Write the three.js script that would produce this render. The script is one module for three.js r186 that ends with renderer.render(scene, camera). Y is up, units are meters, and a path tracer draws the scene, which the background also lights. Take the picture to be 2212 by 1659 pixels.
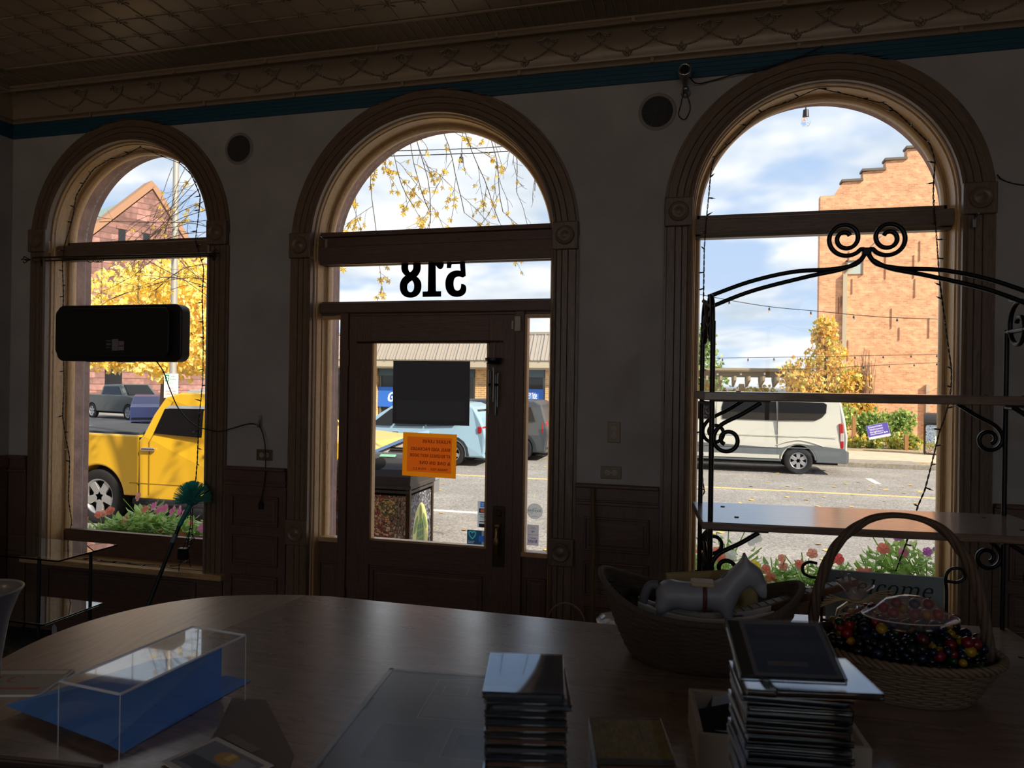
import * as THREE from 'three';
import { RoundedBoxGeometry } from 'three/addons/geometries/RoundedBoxGeometry.js';
import { mergeGeometries, toCreasedNormals, mergeVertices } from 'three/addons/utils/BufferGeometryUtils.js';
import { MarchingCubes } from 'three/addons/objects/MarchingCubes.js';
import { RectAreaLightUniformsLib } from 'three/addons/lights/RectAreaLightUniformsLib.js';
import { ImprovedNoise } from 'three/addons/math/ImprovedNoise.js';
import { FontLoader } from 'three/addons/loaders/FontLoader.js';
import { TextGeometry } from 'three/addons/geometries/TextGeometry.js';

// ---------------------------------------------------------------- camera, light, exposure
const scene = new THREE.Scene();
const camera = new THREE.PerspectiveCamera(56.6, 2212 / 1659, 0.05, 400);
camera.position.set(0, 1.75, 4);
camera.rotation.set(0.00035, 0.25325, 0.01489, 'YXZ');
camera.focus = 4.4; camera.userData.fStop = 6.6;
const LAMP = 0.7;
const renderer = new THREE.WebGLRenderer();
renderer.toneMapping = THREE.LinearToneMapping;
renderer.toneMappingExposure = 1.5;
renderer.shadowMap.enabled = true;
RectAreaLightUniformsLib.init();
const sun = new THREE.DirectionalLight(0xfff0d8, 5.2);
sun.position.set(38, 31, 5); sun.target.position.set(0, 0, -14);
sun.castShadow = true; sun.shadow.mapSize.set(4096, 4096); sun.shadow.radius = 1.5;
Object.assign(sun.shadow.camera, { left: -60, right: 60, top: 50, bottom: -50, near: 1, far: 160 });
scene.add(sun, sun.target);

// ---------------------------------------------------------------- random, noise
function rng(s) { return () => { s |= 0; s = s + 0x6D2B79F5 | 0; let t = Math.imul(s ^ s >>> 15, 1 | s); t = t + Math.imul(t ^ t >>> 7, 61 | t) ^ t; return ((t ^ t >>> 14) >>> 0) / 4294967296; }; }
const rnd = rng(77);
const hash = (x, y, s) => { let h = Math.imul(x, 374761393) + Math.imul(y, 668265263) + Math.imul(s, 1274126177) | 0; h = Math.imul(h ^ h >>> 13, 1274126177); return ((h ^ h >>> 16) >>> 0) / 4294967296; };
function vn(x, y, p, q, s) { const i = Math.floor(x), j = Math.floor(y), f = x - i, g = y - j, u = f * f * (3 - 2 * f), v = g * g * (3 - 2 * g), m = (a, n) => ((a % n) + n) % n; const h = (a, b) => hash(m(a, p), m(b, q), s); return (h(i, j) * (1 - u) + h(i + 1, j) * u) * (1 - v) + (h(i, j + 1) * (1 - u) + h(i + 1, j + 1) * u) * v; }
function fbm(x, y, p, q, s, o = 4) { let a = 0.5, r = 0, t = 0; for (let k = 0; k < o; k++) { r += a * vn(x, y, p, q, s + k); t += a; x *= 2; y *= 2; p *= 2; q *= 2; a *= 0.5; } return r / t; }
const clamp = (v, a = 0, b = 1) => Math.min(b, Math.max(a, v)), mix = (a, b, t) => a + (b - a) * t, sst = (a, b, x) => { const t = clamp((x - a) / (b - a)); return t * t * (3 - 2 * t); };

// ---------------------------------------------------------------- sky: blue air with broken cloud
{
  const n = new ImprovedNoise(), W = 2048, H = 1024, d = new Float32Array(W * H * 4);
  const cl = (x, y, z, o) => { let a = 0.5, r = 0; for (let k = 0; k < o; k++) { r += a * n.noise(x, y, z); x *= 2.03; y *= 2.03; z *= 2.03; a *= 0.52; } return r; };
  for (let j = 0; j < H; j++) for (let i = 0; i < W; i++) {
    const el = ((j + 0.5) / H - 0.5) * Math.PI, az = ((i + 0.5) / W - 0.5) * 2 * Math.PI, y = Math.sin(el), c = Math.cos(el), x = c * Math.cos(az), z = c * Math.sin(az), k = (j * W + i) * 4;
    let r, g, b;
    if (y < -0.02) { r = 0.3; g = 0.3; b = 0.3; } else {
      const t = Math.pow(clamp(y), 0.5); r = mix(0.62, 0.28, t); g = mix(0.74, 0.47, t); b = mix(0.86, 0.84, t);
      const q = 1 / (y + 0.13), px = x * q * 1.05 + 5.3, pz = z * q * 1.05 + 2.1;
      const e = cl(px, 3.7, pz, 6), f = cl(px + 0.12, 3.9, pz + 0.1, 5), cov = sst(-0.22, 0.03, e);
      const sh = clamp(0.55 + 2.2 * (e - f) + 0.5 * (0.12 - e)), lr = mix(0.5, 0.98, sh), lg = mix(0.6, 1.0, sh), lb = mix(0.7, 1.02, sh);
      r = mix(r, lr, cov); g = mix(g, lg, cov); b = mix(b, lb, cov);
    }
    d[k] = r; d[k + 1] = g; d[k + 2] = b; d[k + 3] = 1;
  }
  const t = new THREE.DataTexture(d, W, H, THREE.RGBAFormat, THREE.FloatType);
  t.mapping = THREE.EquirectangularReflectionMapping; t.magFilter = THREE.LinearFilter; t.needsUpdate = true;
  scene.background = t;
  scene.backgroundIntensity = 0.78;
}

// ---------------------------------------------------------------- textures and materials
function tex(w, h, fn, rep = [1, 1], srgb = true) {
  const d = new Uint8Array(w * h * 4);
  for (let j = 0; j < h; j++) for (let i = 0; i < w; i++) { const c = fn(i / w, j / h), k = (j * w + i) * 4; d[k] = clamp(c[0]) * 255; d[k + 1] = clamp(c[1]) * 255; d[k + 2] = clamp(c[2]) * 255; d[k + 3] = 255; }
  const t = new THREE.DataTexture(d, w, h); t.wrapS = t.wrapT = THREE.RepeatWrapping; t.repeat.set(...rep); t.magFilter = THREE.LinearFilter; t.minFilter = THREE.LinearMipmapLinearFilter; t.generateMipmaps = true; if (srgb) t.colorSpace = THREE.SRGBColorSpace; t.needsUpdate = true; return t;
}
function print(w, h, draw) { const c = document.createElement('canvas'); c.width = w; c.height = h; const g = c.getContext('2d'); draw(g, w, h); const t = new THREE.CanvasTexture(c); t.colorSpace = THREE.SRGBColorSpace; return t; }
const std = (color, roughness = 0.7, o = {}) => new THREE.MeshStandardMaterial({ color, roughness, ...o });
const phy = (o) => new THREE.MeshPhysicalMaterial(o);
const grey = (a, b, s, px = 8, py = 8, o = 5) => (u, v) => { const k = mix(a, b, fbm(u * px, v * py, px, py, s, o)); return [k, k, k]; };
const woodFn = (c1, c2, s, str = 1) => (u, v) => {       // grain along u
  const w = fbm(u * 3, v * 10, 3, 10, s, 3), r = 0.5 + 0.5 * Math.sin((v * 16 + w * 4.5) * Math.PI * 2), f = fbm(u * 6, v * 128, 6, 128, s + 9, 2), po = vn(u * 24, v * 220, 24, 220, s + 5) > 0.8 ? 0.55 : 1;
  const t = clamp(0.45 * r + 0.55 * f) * str; return [0, 1, 2].map((i) => mix(c1[i], c2[i], t) * mix(1, po, 0.35));
};
const WS = [1.2, 2.6];
const bumpFine = tex(256, 256, grey(0, 1, 4, 24, 24), [2, 2], false);
const M = {
  plaster: std(0xffffff, 0.9, { map: tex(256, 256, (u, v) => { const k = mix(0.9, 1.04, fbm(u * 6, v * 6, 6, 6, 2, 5)); return [0.70 * k, 0.68 * k, 0.66 * k]; }, [0.8, 0.8]), bumpMap: bumpFine, bumpScale: 0.002 }),
  oak: std(0xffffff, 0.36, { map: tex(512, 512, woodFn([0.40, 0.325, 0.26], [0.51, 0.415, 0.33], 11), WS) }),
  oakLit: std(0xffffff, 0.36, { map: tex(512, 512, woodFn([0.73, 0.57, 0.38], [0.83, 0.68, 0.48], 13), WS) }),  // same oak as the casing, coloured lighter where window light falls on it
  oakDark: std(0xffffff, 0.45, { map: tex(512, 512, woodFn([0.36, 0.265, 0.225], [0.45, 0.34, 0.285], 21), WS) }),
  table: phy({ color: 0xffffff, roughness: 0.34, clearcoat: 1, clearcoatRoughness: 0.27, map: tex(512, 1024, woodFn([0.47, 0.40, 0.345], [0.60, 0.51, 0.44], 31, 0.9), [0.7, 1.1]), roughnessMap: tex(256, 256, (u, v) => { const k = mix(0.7, 1, fbm(u * 5, v * 12, 5, 12, 8, 5)); return [k, k, k]; }, [1.5, 1.5], false) }),
  tableLight: phy({ color: 0xffffff, roughness: 0.36, clearcoat: 1, clearcoatRoughness: 0.3, map: tex(512, 512, woodFn([0.54, 0.45, 0.36], [0.68, 0.57, 0.45], 41), [0.9, 1.4]) }),
  shelfOak: phy({ color: 0xffffff, roughness: 0.4, clearcoat: 1, clearcoatRoughness: 0.13, map: tex(512, 512, woodFn([0.37, 0.28, 0.21], [0.55, 0.43, 0.32], 51), [1.2, 2.2]) }),
  tin: std(0x9a8770, 0.42, { metalness: 0.15, bumpMap: tex(256, 256, grey(0, 1, 14, 16, 16), [3, 3], false), bumpScale: 0.0012 }),
  teal: std(0x174a5c, 0.5), tealDark: std(0x20323a, 0.5),
  carpet: std(0xffffff, 1, { map: tex(256, 256, (u, v) => { const k = fbm(u * 90, v * 90, 90, 90, 3, 2), q = fbm(u * 8, v * 8, 8, 8, 6); return q > 0.5 ? [0.30 * k, 0.27 * k, 0.2 * k] : [0.4 * k, 0.36 * k, 0.28 * k]; }, [1.5, 1.5]) }),
  stone: std(0xffffff, 0.9, { map: tex(256, 256, (u, v) => { const k = mix(0.8, 1.12, fbm(u * 10, v * 10, 10, 10, 5, 5)); return [0.66 * k, 0.54 * k, 0.50 * k]; }, [1.3, 1.3]), bumpMap: bumpFine, bumpScale: 0.004 }),
  glass: phy({ color: 0xffffff, roughness: 0, transmission: 1, thickness: 0, ior: 1.45, specularIntensity: 0.6 }),
  black: std(0x0b0b0c, 0.45), blackMatte: std(0x0a0a0a, 0.85), iron: std(0x0d0d0f, 0.38, { metalness: 0.3 }), rubber: std(0x17171a, 0.85),
  chrome: std(0xd8d8d8, 0.15, { metalness: 1 }), steel: std(0x8e9094, 0.35, { metalness: 0.9 }), brass: std(0xa98f55, 0.35, { metalness: 0.9 }),
  bronze: std(0x4a3a26, 0.4, { metalness: 0.8 }), white: std(0xd9d6cf, 0.6), whitePaint: std(0xbfb9ae, 0.5), cream: std(0xcdbf9f, 0.6),
  asphalt: std(0xffffff, 0.95, { map: tex(512, 512, (u, v) => { const k = mix(0.72, 1.2, fbm(u * 128, v * 128, 128, 128, 6, 2)) * mix(0.9, 1.08, fbm(u * 4, v * 4, 4, 4, 9, 4)); return [0.575 * k, 0.56 * k, 0.54 * k]; }, [0.33, 0.33]), bumpMap: tex(256, 256, grey(0, 1, 44, 64, 64, 2), [1, 1], false), bumpScale: 0.006 }),
  concrete: std(0xffffff, 0.95, { map: tex(256, 256, (u, v) => { const k = mix(0.9, 1.08, fbm(u * 16, v * 16, 16, 16, 7, 5)); return [0.74 * k, 0.69 * k, 0.6 * k]; }, [0.4, 0.4]) }),
  kerb: std(0xffffff, 0.95, { map: tex(256, 256, (u, v) => { const k = mix(0.75, 1.1, fbm(u * 24, v * 24, 24, 24, 17, 4)); return [0.6 * k, 0.57 * k, 0.52 * k]; }, [0.8, 0.8]) }),
  gravel: std(0xffffff, 1, { map: tex(256, 256, (u, v) => { const k = mix(0.6, 1.2, fbm(u * 40, v * 40, 40, 40, 27, 2)); return [0.68 * k, 0.6 * k, 0.46 * k]; }, [0.8, 0.8]) }),
  roadPaint: std(0xd8d6ce, 0.9), roadYellow: std(0xdcb878, 0.9),
};
M.tin.bumpMap.repeat.set(2, 2);

// ---------------------------------------------------------------- geometry helpers
const V3 = (x, y, z) => new THREE.Vector3(x, y, z);
function plain(g) { g = g.index ? g.toNonIndexed() : g; for (const k of Object.keys(g.attributes)) if (!['position', 'normal', 'uv'].includes(k)) g.deleteAttribute(k); if (!g.attributes.normal) g.computeVertexNormals(); if (!g.attributes.uv) g.setAttribute('uv', new THREE.BufferAttribute(new Float32Array(g.attributes.position.count * 2), 2)); g.morphAttributes = {}; g.clearGroups(); return g; }
function uvL(g, ax) {                                     // uv in metres, u along the longest side
  g = plain(g); g.computeBoundingBox(); const s = g.boundingBox.getSize(V3()).toArray(), p = g.attributes.position, n = g.attributes.normal, u = g.attributes.uv;
  const L = ax ?? s.indexOf(Math.max(...s)), o = [rnd() * 3, rnd() * 3];
  for (let i = 0; i < p.count; i += 3) {
    const m = [0, 0, 0]; for (let k = 0; k < 3; k++) { m[0] += n.getX(i + k); m[1] += n.getY(i + k); m[2] += n.getZ(i + k); }
    const a = m.map(Math.abs), N = a.indexOf(Math.max(...a)), U = N === L ? (L + 1) % 3 : L, Vv = 3 - U - N;
    for (let k = 0; k < 3; k++) { const q = [p.getX(i + k), p.getY(i + k), p.getZ(i + k)]; u.setXY(i + k, q[U] + o[0], q[Vv] + o[1]); }
  }
  return g;
}
function put(g, x = 0, y = 0, z = 0, r) { if (r) g.applyMatrix4(new THREE.Matrix4().makeRotationFromEuler(new THREE.Euler(r[0] || 0, r[1] || 0, r[2] || 0, r[3] || 'XYZ'))); g.translate(x, y, z); return g; }
const box = (w, h, d, x, y, z, r) => put(uvL(new THREE.BoxGeometry(w, h, d)), x, y, z, r);
const rbox = (w, h, d, rad, x, y, z, r, seg = 2) => put(uvL(new RoundedBoxGeometry(w, h, d, seg, rad)), x, y, z, r);
const b6 = (x0, x1, y0, y1, z0, z1, rad = 0) => rad ? rbox(x1 - x0, y1 - y0, z1 - z0, rad, (x0 + x1) / 2, (y0 + y1) / 2, (z0 + z1) / 2) : box(x1 - x0, y1 - y0, z1 - z0, (x0 + x1) / 2, (y0 + y1) / 2, (z0 + z1) / 2);
function rod(a, b, r1, r2 = r1, seg = 10) { a = V3(...a); b = V3(...b); const d = b.clone().sub(a), g = plain(new THREE.CylinderGeometry(r2, r1, d.length(), seg)); g.applyQuaternion(new THREE.Quaternion().setFromUnitVectors(V3(0, 1, 0), d.clone().normalize())); g.translate(...a.add(b).multiplyScalar(0.5).toArray()); return g; }
const tube = (pts, r, n = pts.length * 6, rs = 6, closed = false) => plain(new THREE.TubeGeometry(new THREE.CatmullRomCurve3(pts.map((p) => V3(...p)), closed), n, r, rs, closed));
const ball = (r, x, y, z, a = 12, b = 8, s = [1, 1, 1]) => { const g = plain(new THREE.SphereGeometry(r, a, b)); g.scale(...s); return put(g, x, y, z); };
const lathe = (pts, x = 0, y = 0, z = 0, seg = 24, r) => put(plain(new THREE.LatheGeometry(pts.map((p) => new THREE.Vector2(...p)), seg)), x, y, z, r);
const cyl = (r1, r2, h, x, y, z, r, seg = 20) => put(plain(new THREE.CylinderGeometry(r1, r2, h, seg)), x, y, z, r);
const ring = (R, r, x, y, z, rot, a = 8, b = 24) => put(plain(new THREE.TorusGeometry(R, r, a, b)), x, y, z, rot);
const shp = (pts, holes = []) => { const s = pts instanceof THREE.Shape ? pts : new THREE.Shape(pts.map((p) => new THREE.Vector2(...p))); for (const h of holes) s.holes.push(h instanceof THREE.Path ? h : new THREE.Path(h.map((p) => new THREE.Vector2(...p)))); return s; };
const ext = (s, depth, bev = 0, cs = 12) => uvL(new THREE.ExtrudeGeometry(s instanceof THREE.Shape ? s : shp(s), { depth, bevelEnabled: bev > 0, bevelSize: bev, bevelThickness: bev, bevelSegments: 2, curveSegments: cs }));
const quad = (a, b, c, d) => { const g = new THREE.BufferGeometry(); g.setAttribute('position', new THREE.Float32BufferAttribute([...a, ...b, ...c, ...a, ...c, ...d], 3)); g.setAttribute('uv', new THREE.Float32BufferAttribute([0, 0, 1, 0, 1, 1, 0, 0, 1, 1, 0, 1], 2)); g.computeVertexNormals(); return g; };
const uvW = (g, o = 0) => { g = plain(g); const p = g.attributes.position, n = g.attributes.normal, u = g.attributes.uv; for (let i = 0; i < p.count; i++) { const ax = Math.abs(n.getX(i)), ay = Math.abs(n.getY(i)), az = Math.abs(n.getZ(i)); if (ay > ax && ay > az) u.setXY(i, p.getX(i), p.getZ(i)); else u.setXY(i, (ax > az ? p.getZ(i) : p.getX(i)) + o, p.getY(i)); } return g; };
const join = (gs) => Array.isArray(gs) ? (gs.length === 1 ? plain(gs[0]) : mergeGeometries(gs.map(plain))) : plain(gs);

const used = {};
const numbered = (n) => { const k = used[n] = (used[n] ?? -1) + 1; return k ? n + '_' + String(k).padStart(3, '0') : n; };
function obj(name, gs, m, parent = scene) { const o = new THREE.Mesh(join(gs), m); o.name = parent === scene ? numbered(name) : name; o.castShadow = o.receiveShadow = true; parent.add(o); return o; }
function tag(o, label, category, group) { Object.assign(o.userData, { label, category }); if (group) o.userData.group = group; return o; }
function thing(name, label, category, pos = [0, 0, 0], turn = 0, group) { const o = new THREE.Group(); o.name = numbered(name); scene.add(o); o.position.set(...pos); o.rotation.y = turn; return tag(o, label, category, group); }
function struct(name, gs, m) { const o = gs ? obj(name, gs, m) : new THREE.Group(); if (!gs) { o.name = numbered(name); scene.add(o); } o.userData.kind = 'structure'; return o; }
const stuff = (o) => { o.userData.kind = 'stuff'; return o; };
const ORD = ['topmost', 'second', 'third', 'fourth', 'fifth', 'sixth', 'seventh', 'eighth', 'ninth', 'tenth', 'eleventh', 'twelfth', 'thirteenth', 'fourteenth', 'fifteenth', 'sixteenth', 'seventeenth', 'eighteenth', 'nineteenth', 'twentieth', 'twenty-first', 'twenty-second', 'twenty-third', 'twenty-fourth', 'twenty-fifth', 'twenty-sixth', 'twenty-seventh', 'twenty-eighth', 'twenty-ninth', 'thirtieth', 'thirty-first', 'thirty-second', 'thirty-third', 'thirty-fourth', 'thirty-fifth', 'thirty-sixth', 'thirty-seventh', 'thirty-eighth', 'thirty-ninth', 'fortieth'];
// sweep a profile [[r, z], ...] (r outwards from the opening's edge) round an arched opening
function archSweep(cx, half, spring, y0, prof, which = 'all', seg = 40) {
  const P = [];
  if (which !== 'arch') P.push([cx - half, y0, -1, 0]); if (which === 'left' || which === 'all') P.push([cx - half, spring, -1, 0]);
  if (which === 'arch' || which === 'all') for (let k = 0; k <= seg; k++) { const a = Math.PI * (1 - k / seg); P.push([cx + half * Math.cos(a), spring + half * Math.sin(a), Math.cos(a), Math.sin(a)]); }
  if (which === 'all') P.push([cx + half, y0, 1, 0]);
  if (which === 'right') { P.length = 0; P.push([cx + half, spring, 1, 0], [cx + half, y0, 1, 0]); }
  const pos = [], uv = []; let s = 0; const o = rnd() * 3;
  for (let i = 0; i + 1 < P.length; i++) {
    const a = P[i], b = P[i + 1], L = Math.hypot(b[0] - a[0], b[1] - a[1]); let v = o;
    for (let j = 0; j + 1 < prof.length; j++) {
      const [r0, z0] = prof[j], [r1, z1] = prof[j + 1], w = Math.hypot(r1 - r0, z1 - z0);
      const q = (p, r, z) => [p[0] + p[2] * r, p[1] + p[3] * r, z], A = q(a, r0, z0), B = q(b, r0, z0), Cc = q(b, r1, z1), D = q(a, r1, z1);
      pos.push(...A, ...B, ...Cc, ...A, ...Cc, ...D); uv.push(s, v, s + L, v, s + L, v + w, s, v, s + L, v + w, s, v + w); v += w;
    }
    s += L;
  }
  const g = new THREE.BufferGeometry(); g.setAttribute('position', new THREE.Float32BufferAttribute(pos, 3)); g.setAttribute('uv', new THREE.Float32BufferAttribute(uv, 2)); g.computeVertexNormals();
  return toCreasedNormals(g, 0.5);
}
const archPath = (cx, half, spring, y0, C = THREE.Path) => { const p = new C(); p.moveTo(cx - half, y0); p.lineTo(cx + half, y0); p.lineTo(cx + half, spring); p.absarc(cx, spring, half, 0, Math.PI, false); p.lineTo(cx - half, y0); return p; };
// ---------------------------------------------------------------- room shell
const LX = -4.71, RX = 3.4, BZ = 11, CY = 3.70;
const WL = { cx: -3.73, half: 0.65, spring: 2.70, y0: 0.5 }, WR = { cx: 0.615, half: 0.65, spring: 2.70, y0: 0.5 }, WM = { cx: -1.567, half: 0.765, spring: 2.595, y0: -0.02 };
const holes = (e) => [WL, WM, WR].map((w) => archPath(w.cx, w.half + e, w.spring, w.y0));
{
  const wf = struct('wall_front', put(ext(shp([[LX - 0.25, -0.6], [RX + 0.25, -0.6], [RX + 0.25, 3.95], [LX - 0.25, 3.95]], holes(0.01)), 0.32, 0, 24), 0, 0, -0.32), M.plaster);
  struct('wall_street_facade', put(ext(shp([[-14, -0.6], [14, -0.6], [14, 4.6], [-14, 4.6]], holes(0.012)), 0.05, 0, 24), 0, 0, -0.37), M.stone);
  struct('wall_left', b6(LX - 0.25, LX, -0.6, 3.95, 0, BZ + 0.25), M.plaster);
  struct('wall_right', b6(RX, RX + 0.25, -0.6, 3.95, 0, BZ + 0.25), M.plaster);
  const bh = [[-3.9, -0.9], [-0.1, 2.9]].map(([a, b]) => [[a, 0.55], [b, 0.55], [b, 3.1], [a, 3.1]]);
  struct('wall_back', put(ext(shp([[LX, -0.6], [RX, -0.6], [RX, 3.95], [LX, 3.95]], bh), 0.25), 0, 0, BZ), M.plaster);
  bh.forEach((h, i) => { const p = struct('window_' + (4 + i)), [a, b] = [h[0][0], h[1][0]]; obj('frame', [b6(a, b, 0.55, 0.63, BZ + 0.05, BZ + 0.15), b6(a, b, 3.02, 3.1, BZ + 0.05, BZ + 0.15), b6(a, a + 0.08, 0.55, 3.1, BZ + 0.05, BZ + 0.15), b6(b - 0.08, b, 0.55, 3.1, BZ + 0.05, BZ + 0.15), b6((a + b) / 2 - 0.04, (a + b) / 2 + 0.04, 0.6, 3.05, BZ + 0.06, BZ + 0.14)], M.oakDark, p); obj('glass_pane', b6(a + 0.04, b - 0.04, 0.6, 3.06, BZ + 0.09, BZ + 0.095), M.glass, p); });  // unseen back windows, added to bring more daylight into the room
  struct('ground_back_yard', b6(-30, 30, -0.8, -0.35, BZ + 0.25, 60), M.concrete);
  struct('floor', b6(LX, RX, -0.2, 0, -0.32, BZ), M.carpet);
  struct('wall_roof_parapet', b6(-14, 14, 3.96, 4.5, -0.31, BZ + 0.25), M.stone);
  struct('wall_neighbour_left', b6(-14, LX - 0.26, -0.6, 3.95, -0.31, BZ), M.stone);
  struct('wall_neighbour_right', b6(RX + 0.26, 14, -0.6, 3.95, -0.31, BZ), M.stone);
}
// ceiling of pressed tin
{
  const c = struct('ceiling', b6(LX, RX, CY + 0.006, CY + 0.2, 0, BZ), M.tin);
  const T = 0.168, x0 = LX + 0.45, z0 = 0.44, hs = T / 2;
  const tile = () => { const g = [box(T - 0.002, 0.005, T - 0.002, 0, 0.0035, 0), box(0.006, 0.008, T - 0.03, hs, -0.001, 0), box(T - 0.03, 0.008, 0.006, 0, -0.001, hs), cyl(0.008, 0.005, 0.012, hs, -0.002, hs, null, 6)];
    for (const [a, b] of [[1, 1], [1, -1], [-1, 1], [-1, -1]]) g.push(box(0.028, 0.006, 0.004, hs + a * 0.021, -0.001, hs + b * 0.021, [0, a * b * -Math.PI / 4, 0]));
    for (const [a, b] of [[1, 0], [-1, 0], [0, 1], [0, -1]]) g.push(cyl(0.004, 0.003, 0.009, hs + a * 0.02 + b * 0.006, -0.002, hs + b * 0.02 + a * 0.006, null, 5));
    return join(g); };
  const tg = tile(), far = [];
  for (let j = 0; j < 22; j++) for (let i = 0; i < 42; i++) {
    const x = x0 + T * (i + 0.5), z = z0 + T * (j + 0.5);
    if (j < 9 && i < 32) { const m = obj('tin_panel', tg, M.tin, c); m.position.set(x, CY, z); } else if (x < RX - 0.3) far.push(tg.clone().translate(x, CY, z));
  }
  stuff(obj('tin_panels_beyond', far, M.tin, c));
  // beaded border strip
  const bm = std(0x96826a, 0.5, { metalness: 0.15, bumpMap: tex(256, 256, (u, v) => { const a = Math.abs(Math.sin(u * Math.PI * 16)) * Math.abs(Math.sin(v * Math.PI * 16)), k = a > 0.45 ? 1 : 0; return [k, k, k]; }, [4.5, 4.5], false), bumpScale: 0.004 });
  obj('border_strip', [b6(LX, RX, CY, CY + 0.006, 0.05, z0 - 0.004), b6(LX, x0 - 0.004, CY, CY + 0.006, 0.4, BZ)], bm, c);
  const rb = []; for (let x = LX + 0.3; x < RX; x += 0.056) rb.push(box(0.007, 0.007, 0.2, x, CY - 0.001, 0.325)); for (let z = 0.5; z < 4; z += 0.056) rb.push(box(0.2, 0.007, 0.007, LX + 0.335, CY - 0.001, z));
  rb.push(b6(x0 - 0.012, RX, CY - 0.008, CY, z0 - 0.01, z0 + 0.004), b6(x0 - 0.012, x0 + 0.002, CY - 0.008, CY, z0, 5));
  stuff(obj('border_ribs', rb, M.tin, c));
  // cornice: cove between two mouldings
  const cove = (t) => [0.045 + 0.145 * (1 - Math.cos(t)), 3.56 + 0.125 * Math.sin(t)], prof = [];
  prof.push([0, 3.525], [0.03, 3.525], [0.036, 3.535], [0.03, 3.545], [0.05, 3.55], [0.052, 3.56]); for (let k = 0; k <= 10; k++) prof.push(cove(k / 10 * 1.5)); prof.push([0.185, 3.672], [0.2, 3.67], [0.21, 3.678], [0.205, 3.686], [0.216, 3.69], [0.216, 3.705]);
  const run = (len) => { const p = [], uv = []; for (let j = 0; j + 1 < prof.length; j++) { const [z0, y0] = prof[j], [z1, y1] = prof[j + 1]; p.push(0, y0, z0, len, y0, z0, len, y1, z1, 0, y0, z0, len, y1, z1, 0, y1, z1); uv.push(0, y0, len, y0, len, y1, 0, y0, len, y1, 0, y1); } const g = new THREE.BufferGeometry(); g.setAttribute('position', new THREE.Float32BufferAttribute(p, 3)); g.setAttribute('uv', new THREE.Float32BufferAttribute(uv, 2)); g.computeVertexNormals(); return toCreasedNormals(g, 0.5); };
  const tr = struct('trim_1'); 
  obj('cornice_front', put(run(RX - LX), LX, 0, 0), M.tin, tr); obj('cornice_left', put(run(BZ), LX, 0, BZ, [0, Math.PI / 2, 0]), M.tin, tr);
  const lipX = [-4.1, -3.2, -2.55, -1.82, -1.1, -0.35, 0.4, 1.15]; obj('joint_collars', lipX.flatMap((x) => [box(0.018, 0.034, 0.03, x, 3.686, 0.2), box(0.018, 0.032, 0.03, x + 0.09, 3.538, 0.028)]), M.tin, tr);
  const bead = plain(new THREE.SphereGeometry(0.0065, 6, 4));
  const onCove = (x, s) => { const [z, y] = cove(s * 1.5); return [x, y - 0.004, z + 0.004]; };
  for (let k = 0; k < 21; k++) { const xa = LX + 0.4 + k * 0.29, g = []; if (xa > 1.75) break;
    for (let i = 0; i <= 30; i++) { const t = i / 30, x = xa - 0.06 + t * 0.41, s = 0.2 + 0.52 * Math.pow(2 * t - 1, 2); g.push(bead.clone().translate(...onCove(x, s))); }
    obj('bead_garland', g, M.tin, tr);
    const xc = xa + 0.145, q = (s, dx, r) => { const p = onCove(xc + dx, s); return ball(r, p[0], p[1], p[2], 7, 5); };
    obj('garland_drop', [q(0.2, 0, 0.012), q(0.12, 0.012, 0.01), q(0.12, -0.012, 0.01), q(0.06, 0, 0.009), q(0.16, 0.02, 0.007), q(0.16, -0.02, 0.007), q(0.28, 0, 0.007)], M.tin, tr);
    const pa = onCove(xa + 0.29, 0.8); const lf = []; for (let i = -2; i <= 2; i++) lf.push(tube([onCove(xa + 0.29, 0.82), onCove(xa + 0.29 + i * 0.014, 0.72), onCove(xa + 0.29 + i * 0.03, 0.6 + Math.abs(i) * 0.05)], 0.004, 6, 5)); obj('leaf_ornament', lf, M.tin, tr);
  }
  // teal band under the cornice, reeded
  const band = struct('trim_2'); obj('painted_band', [b6(LX, RX, 3.43, 3.528, 0, 0.012), b6(LX, RX, 3.455, 3.46, 0, 0.016), b6(LX, RX, 3.48, 3.485, 0, 0.016), b6(LX, RX, 3.505, 3.51, 0, 0.016), b6(LX, LX + 0.012, 3.43, 3.528, 0, BZ)], M.teal, band);
}
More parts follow.
